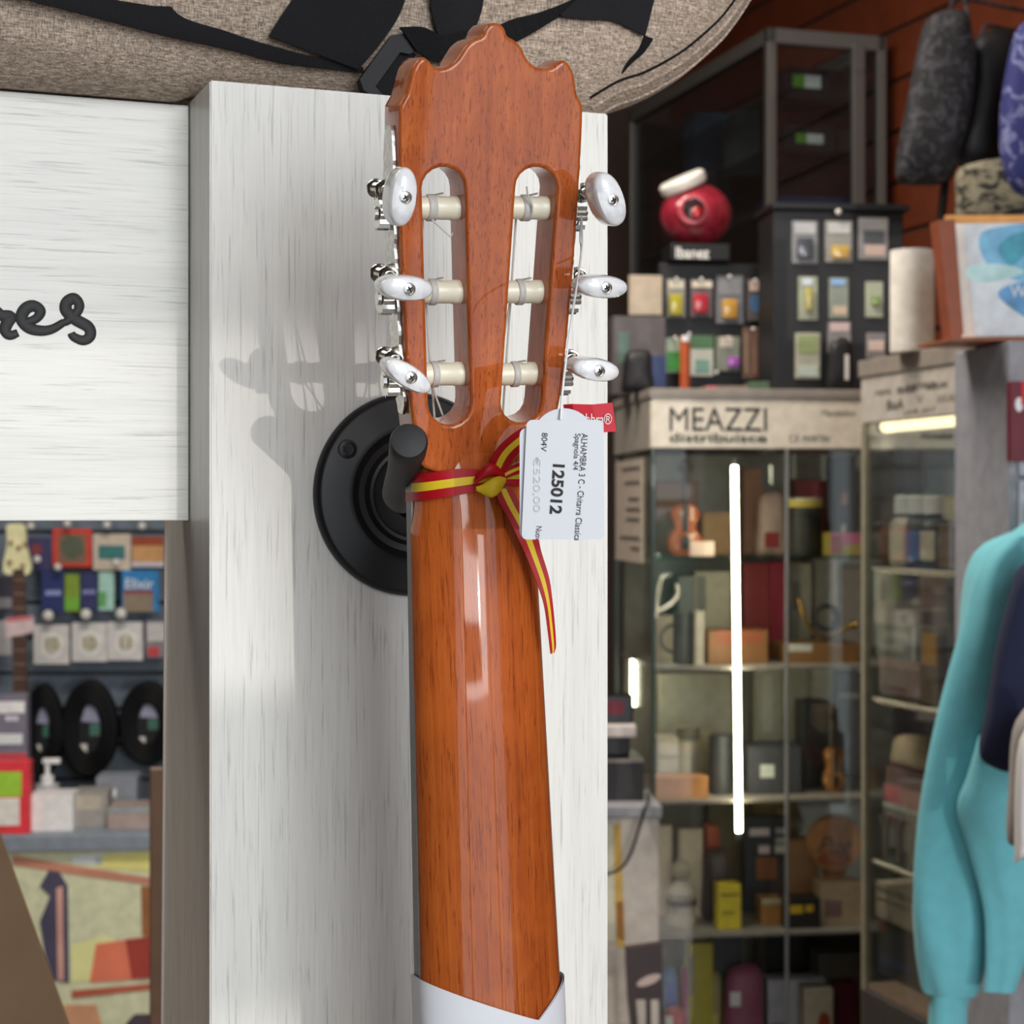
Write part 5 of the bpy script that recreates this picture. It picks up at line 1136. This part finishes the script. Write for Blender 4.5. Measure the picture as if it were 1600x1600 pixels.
fr_ = [P(x, y, 2.36) for x, y in [(1530, 880), (1600, 830), (1720, 790), (1760, 1200), (1740, 1520), (1590, 1530), (1548, 1540), (1520, 1400), (1500, 1250), (1510, 1050)]]
mb = MB(); mb.pillow(spline(fr_, 5, True), (0.1, 1, 0), 0.16, 6, 0.3); part(mb, 'body', M_teal, sw)
limb([(1560, 1150, 34), (1556, 1210, 46), (1552, 1262, 54), (1562, 1330, 44), (1574, 1420, 34), (1570, 1500, 30), (1562, 1548, 26)], 2.24, M_teal, 'sleeve', sw, 2.0, 0.6)
mb = MB(); mb.pillow(spline([P(x, y, 2.12) for x, y in [(1582, 925), (1605, 880), (1700, 850), (1720, 1200), (1600, 1215), (1545, 1200), (1532, 1172), (1545, 1100), (1560, 1010)]], 5, True), (0.2, 1, 0), 0.07, 6, 0.3)
tag(part(mb, 'navy_shirt', M_navy), 'dark navy shirt hanging in front of the turquoise sweatshirt', 'shirt')
mb = MB(); mb.pillow(spline([P(x, y, 2.02) for x, y in [(1590, 1130), (1650, 1100), (1660, 1310), (1600, 1325), (1576, 1318), (1578, 1240)]], 5, True), (0.2, 1, 0), 0.05, 6, 0.3)
tag(part(mb, 'grey_shirt', mat('grey_jersey', (170, 164, 160), 0.9, vary=0.05)), 'grey shirt hem at the right edge below the navy shirt', 'shirt')
mb = MB(); mb.pillow(spline([P(x, y, 1.95) for x, y in [(1596, 1160), (1650, 1150), (1660, 1350), (1600, 1348), (1588, 1340)]], 5, True), (0.2, 1, 0), 0.05, 6, 0.3)
tag(part(mb, 'white_shirt', mat('white_jersey', (226, 222, 220), 0.9, vary=0.03)), 'white shirt hem at the right edge in front of the grey shirt', 'shirt')
rail = thing('clothes_rail', 'chrome clothes rail carrying the shirts, beyond the right edge', 'rail', M=Matrix.Translation(P(1680, 780, 2.2)))
a = P(1790, 770, 1.8); b = P(1790, 770, 2.45); mb = MB(); mb.cyl(a, b, 0.012); mb.cyl(b, (b.x, b.y, 0), 0.012); mb.cyl(a, (a.x, a.y, 0), 0.012); part(mb, 'tube', M_chrome, rail)
# ---- counter left of the lettered showcase, with the card reader
CT = Frame(P(880, 0, 3.35).x, 3.40, 3); ctz = CZ-455/F*3.42; cw = CT.col(1030, 0)[0]
ct = thing('shop_counter', 'white shop counter with a yellow print left of the lettered showcase', 'counter', M=CT.M.copy())
mb = MB(CT.M); mb.box(-0.25, cw, 0, 0.17, 0, ctz-0.022, 0.003); part(mb, 'front', bgm((168, 158, 148)), ct, False)
mb = MB(CT.M); mb.box(-0.27, cw+0.003, -0.02, 0.185, ctz-0.022, ctz, 0.003); part(mb, 'worktop', bgm((120, 118, 122)), ct, False)
def cpat(pts, c): 
    L = []
    for px, py in pts: x, Y = CT.col(px, -0.001); L.append((x, -0.001, CT.z(py, Y)))
    mb = MB(CT.M); mb.slab(L, (0, 0.001, 0)); part(mb, 'printed_shape', bgm(c), ct, False)
cpat([(958, 1290), (970, 1285), (976, 1480), (964, 1480), (960, 1390)], (170, 136, 60)); cpat([(962, 1410), (974, 1408), (976, 1470), (964, 1466)], (180, 110, 50)); cpat([(900, 1290), (958, 1290), (962, 1470), (900, 1480)], (176, 170, 150))
bx, bM, bb_ = item(CT, ctz, 930, 1006, 1186, .04, .13, 'cash_drawer', 'black cash drawer on the white counter', 'drawer', (24, 20, 20), ((0, .92, 1, 1, (110, 100, 98)),))
ztop_ = bb_[3]
o = thing('card_reader', 'small black-screened card terminal with a white frame on the cash drawer', 'terminal', M=CT.M @ Matrix.Translation((CT.col(965, .08)[0], .08, ztop_)))
xa, xb_, Y = CT.span(936, 992, .08); z1, z2, z3 = CT.z(1150, Y), CT.z(1140, Y), CT.z(1084, Y)
mb = MB(CT.M); mb.box(xa+.01, xb_-.01, .08, .16, ztop_, z1+0.002, 0.004); part(mb, 'base', bgm((30, 30, 32)), o, False)
mb = MB(CT.M); mb.box(xa, xb_, .05, .17, z1, z2+0.012, 0.004); part(mb, 'frame', bgm((170, 160, 156)), o, False)
mb = MB(CT.M); mb.box(xa, xb_-.004, .07, .10, z2+0.012, z3, 0.004); sc_ = part(mb, 'screen', bgm((16, 10, 12), 0.2), o, False)
mb = MB(CT.M); mb.box(xa+.012, xb_-.022, .0685, .07, z2+.03, z3-.012); part(mb, 'display', bgm((90, 20, 34)), sc_, False)
def cq(px, py): x, Y = CT.col(px, -.03); return (x, -.03, CT.z(py, Y))
mb = MB(CT.M); mb.tube(spline([(CT.col(1012, .05)[0], .05, ctz+0.012), cq(1012, 1252), cq(1000, 1290), cq(985, 1335), cq(968, 1358), cq(940, 1368)], 6), 0.0028, 8); tag(part(mb, 'cable', M_black), 'thin black cable hanging over the front of the white counter', 'cable')
# brown chair in front of the counter
ch = thing('chair', 'dark brown chair back with an oval slot in front of the counter', 'chair', M=Matrix.Translation(P(1005, 1600, 3.2)))
CHF = Frame(P(976, 0, 3.2).x, 3.2, 4)
def chp(pts, dep=0.02):
    return slabpx(CHF, pts, 0.0, dep)
part(chp([(978, 1482), (1034, 1474), (1036, 1562), (982, 1562)]), 'backrest', bgm((46, 32, 32)), ch, False)
part(chp([(982, 1562), (994, 1562), (1000, 1640), (990, 1640)]), 'upright', bgm((46, 32, 32)), ch, False); part(chp([(1033, 1562), (1036, 1562), (1038, 1640), (1034, 1640)]), 'upright', bgm((46, 32, 32)), ch, False); part(chp([(1011, 1562), (1017, 1562), (1018, 1640), (1012, 1640)]), 'upright', bgm((46, 32, 32)), ch, False)
mb = MB(CHF.M); x, Y = CHF.col(1014, -.002); mb.slab([(x+0.021*math.cos(t)+0.0, -.0015, CHF.z(1532, Y)+0.008*math.sin(t)+0.007*math.cos(t)) for t in [2*math.pi*k/20 for k in range(20)]], (0, .0014, 0)); part(mb, 'oval_slot', bgm((170, 150, 140)), ch, False)
zs_ = CHF.z(1640, 3.2)
mb = MB(CHF.M); mb.box(-0.04, 0.14, -0.30, 0.02, zs_-0.03, zs_, 0.006); part(mb, 'seat', bgm((50, 36, 34)), ch, False)
for x, y in ((-.03, -.29), (.11, -.29), (-.03, -.01), (.11, -.01)): mb = MB(CHF.M); mb.box(x, x+.02, y, y+.02, 0, zs_-.03); part(mb, 'leg', bgm((46, 32, 32)), ch, False)

# ================================================================== the shop behind, left
LW = Frame(-1.9, 5.25, 0)
def lz(py, Y=5.25): return CZ+(800-py)/F*Y
sl = thing('slat_panel', 'grey-blue slatted wall panel behind the hanging string packs', 'panel', M=LW.M.copy())
mb = MB(LW.M)
for k in range(15): mb.box(0, 1.15, 0, 0.03, 0.55+0.1*k, 0.55+0.1*k+0.088)
part(mb, 'slats', bgm((92, 102, 114)), sl, False)
mb = MB(LW.M); mb.box(0, 1.15, 0.02, 0.34, 0.0, 2.05); part(mb, 'backing', bgm((50, 54, 60)), sl, False)
V = -0.10
packs = [
 (42, 80, 840, 892, (52, 50, 84), ((.2, .5, .6, .8, (110, 50, 54)),), 'navy pack with a small red mark, top row right of the cream headstock', 'top row of hanging packs'),
 (82, 143, 826, 886, (176, 54, 44), ((.14, .1, .86, .86, (110, 84, 66)), (.22, .2, .8, .82, (74, 80, 66), 'round_print')), 'red framed pack with a dark round print, top row', 'top row of hanging packs'),
 (145, 204, 834, 891, (170, 158, 144), ((.15, .3, .85, .68, (50, 100, 100)),), 'beige pack with a teal block, top row', 'top row of hanging packs'),
 (206, 256, 838, 886, (170, 128, 84), ((.0, .7, 1, 1, (130, 60, 36)), (0, 0, 1, .16, (170, 166, 176))), 'tan and orange pack at the right of the top row', 'top row of hanging packs'),
 (-12, 22, 900, 956, (54, 52, 64), ((0, .1, .9, .4, (120, 118, 124)),), 'dark grey pack left of the cream headstock neck', 'middle row of hanging packs'),
 (64, 99, 893, 957, (36, 46, 92), ((.2, .42, .9, .54, (120, 130, 170)),), 'left navy pack with faint script, middle row', 'middle row of hanging packs'),
 (101, 124, 897, 956, (110, 130, 44), ((.0, .05, 1, .4, (100, 150, 50)),), 'yellow-green strip pack between the two navy packs', 'middle row of hanging packs'),
 (126, 152, 895, 956, (44, 46, 86), ((.1, .46, .9, .56, (110, 116, 156)),), 'right navy pack with faint script, middle row', 'middle row of hanging packs'),
 (154, 178, 894, 954, (140, 176, 166), ((.0, .1, .5, .5, (84, 140, 84)),), 'pale green strip pack right of the navy packs', 'middle row of hanging packs'),
 (190, 248, 891, 956, (40, 108, 160), ((.05, .0, .85, .50, (120, 106, 90)), (.05, .44, .85, .52, (120, 50, 50))), 'blue pack with white lettering and a brown lower half', 'middle row of hanging packs'),
 (-14, 18, 970, 1024, (160, 158, 160), (), 'white pack cut by the left edge of the picture', 'bottom row of hanging packs'),
 (52, 108, 976, 1038, (178, 174, 172), ((.2, .15, .85, .8, (190, 188, 184), 'round_print'), (.3, .25, .75, .7, (166, 162, 152), 'round_print')), 'leftmost of the white ringed packs reading 10', 'bottom row of hanging packs'),
 (112, 167, 973, 1034, (178, 176, 174), ((.2, .15, .85, .8, (190, 188, 184), 'round_print'), (.3, .25, .75, .7, (166, 162, 152), 'round_print')), 'second white ringed pack reading 10, right of the first', 'bottom row of hanging packs'),
 (168, 223, 972, 1032, (178, 176, 174), ((.2, .15, .85, .8, (190, 188, 184), 'round_print'), (.3, .25, .75, .7, (166, 162, 152), 'round_print')), 'white ringed pack reading 11', 'bottom row of hanging packs'),
 (228, 262, 970, 1028, (120, 112, 116), ((.05, .45, 1, .95, (170, 166, 166)), (.1, .05, .6, .3, (170, 60, 64))), 'white pack with a red spot beside the post', 'bottom row of hanging packs')]
made = []
for p0, p1, pt, pb, rgb, pat, lb, g in packs:
    o, inf = hangpack(LW, p0, p1, pt, pb, V, lb, rgb, pat, g, 'string_pack'); made.append(o)
mtext(LW, 'Elixir', 196, 240, 920, 904, bgm((190, 190, 190)), made[9], v=V-0.0016, bold=0.01)
for k, (b_, x0, x1) in zip((11, 12, 13), (('10', 72, 92), ('10', 130, 150), ('11', 188, 204))): mtext(LW, b_, x0, x1, 1014, 996, bgm((130, 124, 84)), made[k], v=V-0.0025, bold=0.02)
for k, (px, py, lb) in enumerate([(48, 822, 'hook above the navy pack'), (105, 818, 'hook above the red framed pack'), (167, 820, 'hook above the beige pack'), (222, 822, 'hook above the tan and orange pack'), (75, 962, 'bright-tipped hook above the first white ringed pack'), (134, 960, 'bright-tipped hook above the second white ringed pack'), (189, 959, 'bright-tipped hook above the third white ringed pack'), (90, 886, 'hook above the left navy pack'), (181, 879, 'hook in front of the beige and teal pack'), (58, 874, 'brass-tipped hook right of the cream headstock')]):
    hook(LW, px, py, V-0.03, 0.0, lb, 0.016 if k < 7 and k > 3 else 0.011)
# coiled cables hanging below
for k, (cx, cy, rx_, rz_, lb) in enumerate([(68, 1140, 32, 72, 'black coiled cable, partly behind the brown neck'), (141, 1138, 44, 76, 'middle black coiled cable with a white triangle card'), (232, 1130, 44, 66, 'black coiled cable beside the post')]):
    c = P(cx, cy, 5.14); s_ = 5.14/F; o = thing('coiled_cable', lb, 'cable', M=Matrix.Translation(c-Vector((0, 0, rz_*s_))), group='black coiled cables on the slat panel')
    mb = MB()
    for i, kk in enumerate((0.95, 0.84, 0.73, 0.62)):
        for dy in (-0.012, 0.012): mb.torus((c.x, c.y+dy, c.z), 1.0, 0.012, (0, 1, 0), 36, 8, rx_*s_*kk-0.006, rz_*s_*kk-0.006)
    part(mb, 'coil', bgm((12, 12, 14), 0.6, spec=0.2), o)
    mb = MB(); n = 30; mb.slab([(c.x+rx_*s_*.6*math.cos(2*math.pi*i/n), c.y-0.004, c.z+rz_*s_*.6*math.sin(2*math.pi*i/n)) for i in range(n)], (0, 0.008, 0)); part(mb, 'backing_card', bgm((22, 22, 26)), o, False)
    for pts, cc in (([(-.3, .15), (-.1, .55), (.15, .55), (.35, .12)], (130, 130, 150)), ([(.0, -.15), (.4, -.15), (.4, .1), (.0, .1)], (60, 96, 84)), ([(-.4, -.5), (-.1, -.5), (-.1, -.32), (-.4, -.32)], (190, 186, 180))):
        mb = MB(); mb.slab([(c.x+a*rx_*s_, c.y-0.006, c.z+b*rz_*s_) for a, b in pts], (0, 0.002, 0)); part(mb, 'printed_panel', bgm(cc), o, False)
    mb = MB(); mb.cyl((c.x, c.y, c.z+rz_*s_*0.93), (c.x, 5.27, c.z+rz_*s_*0.93), 0.004, n=8); part(mb, 'hook', M_chrome, o)
# bass/ukulele with the cream headstock
UY = 4.80
uk = thing('electric_guitar', 'electric guitar with a cream headstock and brown neck at the left edge', 'guitar', M=Matrix.Translation(P(30, 1400, UY)))
hd = [(10, 822), (22, 818), (36, 820), (39, 832), (40, 850), (44, 868), (48, 886), (45, 896), (38, 898), (32, 890), (24, 890), (18, 898), (8, 896), (4, 886), (8, 866), (11, 846)]
mb = MB(); mb.slab(spline([P(x, y, UY) for x, y in hd], 4, True), (0, 0.02, 0)); hdp = part(mb, 'headstock', bgm((206, 186, 146)), uk, False)
for x, y in ((18, 848), (30, 855), (16, 878), (36, 884), (40, 850)): mb = MB(); p = P(x, y, UY); mb.cyl(p+Vector((0, .001, 0)), p-Vector((0, .008, 0)), 0.006, n=12); part(mb, 'tuner_peg', bgm((130, 100, 80), 0.3), uk)
mb = MB(); mb.slab([P(x, y, UY) for x, y in [(20, 890), (38, 890), (47, 1400), (20, 1400)]], (0, 0.02, 0)); part(mb, 'neck', bgm((66, 46, 40)), uk, False)
mb = MB(); mb.slab([P(x, y, UY-0.004) for x, y in [(8, 966), (52, 962), (54, 986), (34, 992), (10, 996)]], (0, 0.002, 0)); pt_ = part(mb, 'hang_tag', bgm((176, 158, 160)), uk, False)
mb = MB(); mb.slab([P(x, y, UY-0.005) for x, y in [(10, 966), (50, 963), (50, 968), (10, 972)]], (0, 0.001, 0)); part(mb, 'tag_stripe', bgm((170, 90, 96)), uk, False)
for k in range(14): mb = MB(); y = 905+22*k; mb.slab([P(x, yy, UY-0.001) for x, yy in [(21, y), (40, y), (40, y+2), (21, y+2)]], (0, 0.002, 0)); part(mb, 'fret', bgm((110, 100, 90), 0.3), uk, False)
bz = CZ-600/F*UY
mb = MB(); mb.pillow(spline([P(x, y, UY-0.01) for x, y in [(20, 1395), (50, 1395), (90, 1420), (100, 1500), (120, 1600), (60, 1720), (0, 1720), (-60, 1600), (-40, 1500), (-30, 1420)]], 4, True), (0, 1, 0), 0.045, 5, 0.3); part(mb, 'body', bgm((150, 60, 40), 0.2), uk)
# left counter with graphic front
LC = Frame(-1.75, 4.28, 5); lct = 0.745; lcw = LC.col(250, 0)[0]
lc = thing('shop_counter', 'counter with a printed cream and orange front at the left', 'counter', M=LC.M.copy())
mb = MB(LC.M); mb.box(0, lcw, 0.02, 0.22, 0, lct-0.04, 0.002); part(mb, 'front', bgm((176, 178, 150)), lc, False)
mb = MB(LC.M); mb.box(-0.01, lcw+0.005, 0, 0.36, lct-0.04, lct, 0.004); part(mb, 'worktop', bgm((106, 114, 124)), lc, False)
def lpat(pts, c, k=0):
    L = []
    for px, py in pts: x, Y = LC.col(px, .0185-0.0012*k); L.append((min(x, lcw), .0185-0.0012*k, LC.z(py, Y)))
    mb = MB(LC.M); mb.slab(L, (0, 0.0014, 0)); part(mb, 'printed_shape', bgm(c, vary=0.18, scale=8), lc, False)
lpat([(20, 1336), (110, 1352), (240, 1372), (240, 1384), (110, 1366), (20, 1352)], (160, 110, 90)); lpat([(112, 1338), (160, 1334), (160, 1352), (112, 1348)], (176, 186, 206)); lpat([(150, 1338), (240, 1330), (240, 1362), (150, 1356)], (190, 180, 110))
lpat([(220, 1384), (246, 1386), (246, 1470), (222, 1462)], (130, 84, 50)); lpat([(112, 1478), (165, 1462), (180, 1470), (165, 1530), (112, 1536)], (200, 190, 130)); lpat([(150, 1475), (246, 1462), (246, 1528), (140, 1535)], (190, 100, 76), 1); lpat([(196, 1468), (246, 1462), (246, 1528), (206, 1530)], (136, 50, 40), 2)
lpat([(112, 1548), (246, 1536), (246, 1545), (112, 1560)], (150, 76, 56), 1)
lpat([(62, 1385), (76, 1360), (92, 1362), (106, 1384), (108, 1536), (84, 1532), (70, 1490), (62, 1440), (78, 1400)], (60, 56, 76), 1); lpat([(88, 1388), (98, 1384), (100, 1532), (90, 1532)], (170, 130, 120), 2); lpat([(196, 1600), (210, 1585), (240, 1584), (240, 1640), (196, 1640)], (60, 48, 56), 1); lpat([(100, 1570), (150, 1570), (170, 1640), (100, 1640)], (176, 130, 100))
LI = [(-25, 42, 1086, .16, .05, 'grey_box', 'dark grey printed carton behind the red pack at the left edge', 'box', (96, 94, 108), ((.2, .86, .95, .95, (190, 190, 196)), (.5, .8, .8, .84, (170, 170, 180)), (.2, .62, .9, .70, (176, 184, 184)), (.0, .3, 1, .55, (170, 60, 66)))),
 (-30, 46, 1190, .02, .05, 'red_pack', 'red pack with a green window and white label at the left edge', 'pack', (186, 44, 54), ((.1, .52, .84, .86, (130, 170, 50)), (.1, .12, .80, .50, (190, 186, 180)))),
 (46, 114, 1242, .05, .10, 'white_box', 'small white carton right of the red pack', 'box', (206, 208, 226), ()),
 (114, 168, 1238, .10, .10, 'clear_tray', 'grey clear tray with small parts on the left counter', 'tray', (126, 122, 118), ((.1, .5, .8, .9, (150, 142, 130)),)),
 (168, 236, 1262, .06, .12, 'brown_tray', 'flat taupe tray on the left counter by the post', 'tray', (134, 120, 114), ((0, .8, 1, 1, (120, 130, 134)),)),
 (150, 214, 1214, .24, .10, 'grey_bag', 'grey plastic packet behind the trays', 'packet', (110, 114, 122), ((.2, .5, .5, .7, (200, 206, 220)), (.6, .2, .9, .4, (160, 150, 140))))]
for p0, p1, pt, v, dep, nm, lb, ct_, rgb, pat in LI: item(LC, lct, p0, p1, pt, v, dep, nm, lb, ct_, rgb, pat)
o_, M_, b_ = item(LC, lct, 52, 90, 1228, .22, .06, 'pump_bottle', 'white pump dispenser bottle behind the small white carton', 'bottle', (150, 148, 150), (), 'cyl')
x = (b_[0]+b_[1])/2; y = .22+(b_[1]-b_[0])/2; z = b_[3]
mb = MB(LC.M); mb.lathe([(0.016, -.001), (0.016, 0.02), (0.006, 0.024), (0.006, 0.05)], (x, y, z), (0, 0, 1), 16); mb.box(x-0.012, x+0.032, y-0.008, y+0.008, z+0.05, z+0.064, 0.004); part(mb, 'pump', bgm((220, 216, 212)), o_)
# brown upright board and cardboard sheet nearer the viewer
mb = MB(); bfr = Frame(P(234, 0, 2.2).x, 2.2, 12); mb = MB(bfr.M); mb.box(0, 0.16, 0, 0.02, 0, CZ-402/F*2.2, 0.002); tag(part(mb, 'brown_board', mat('brown_chipboard', (112, 84, 62), 0.6, vary=0.12, scale=30), None, False), 'upright brown board just left of the post', 'board')
cb = [P(x, y, 1.45) for x, y in [(-60, 1145), (0, 1310), (105, 1600), (1010, 4100), (-700, 4100), (-700, 1145)]]
for p in cb: 
    if p.z < 0.06: p.z = 0.0
mb = MB(); mb.slab(cb, (0, 0.006, 0)); tag(part(mb, 'cardboard_sheet', mat('brown_cardboard', (160, 132, 104), 0.8, vary=0.05, scale=20), None, False), 'plain tan cardboard sheet with a slanted edge at the lower left', 'cardboard')
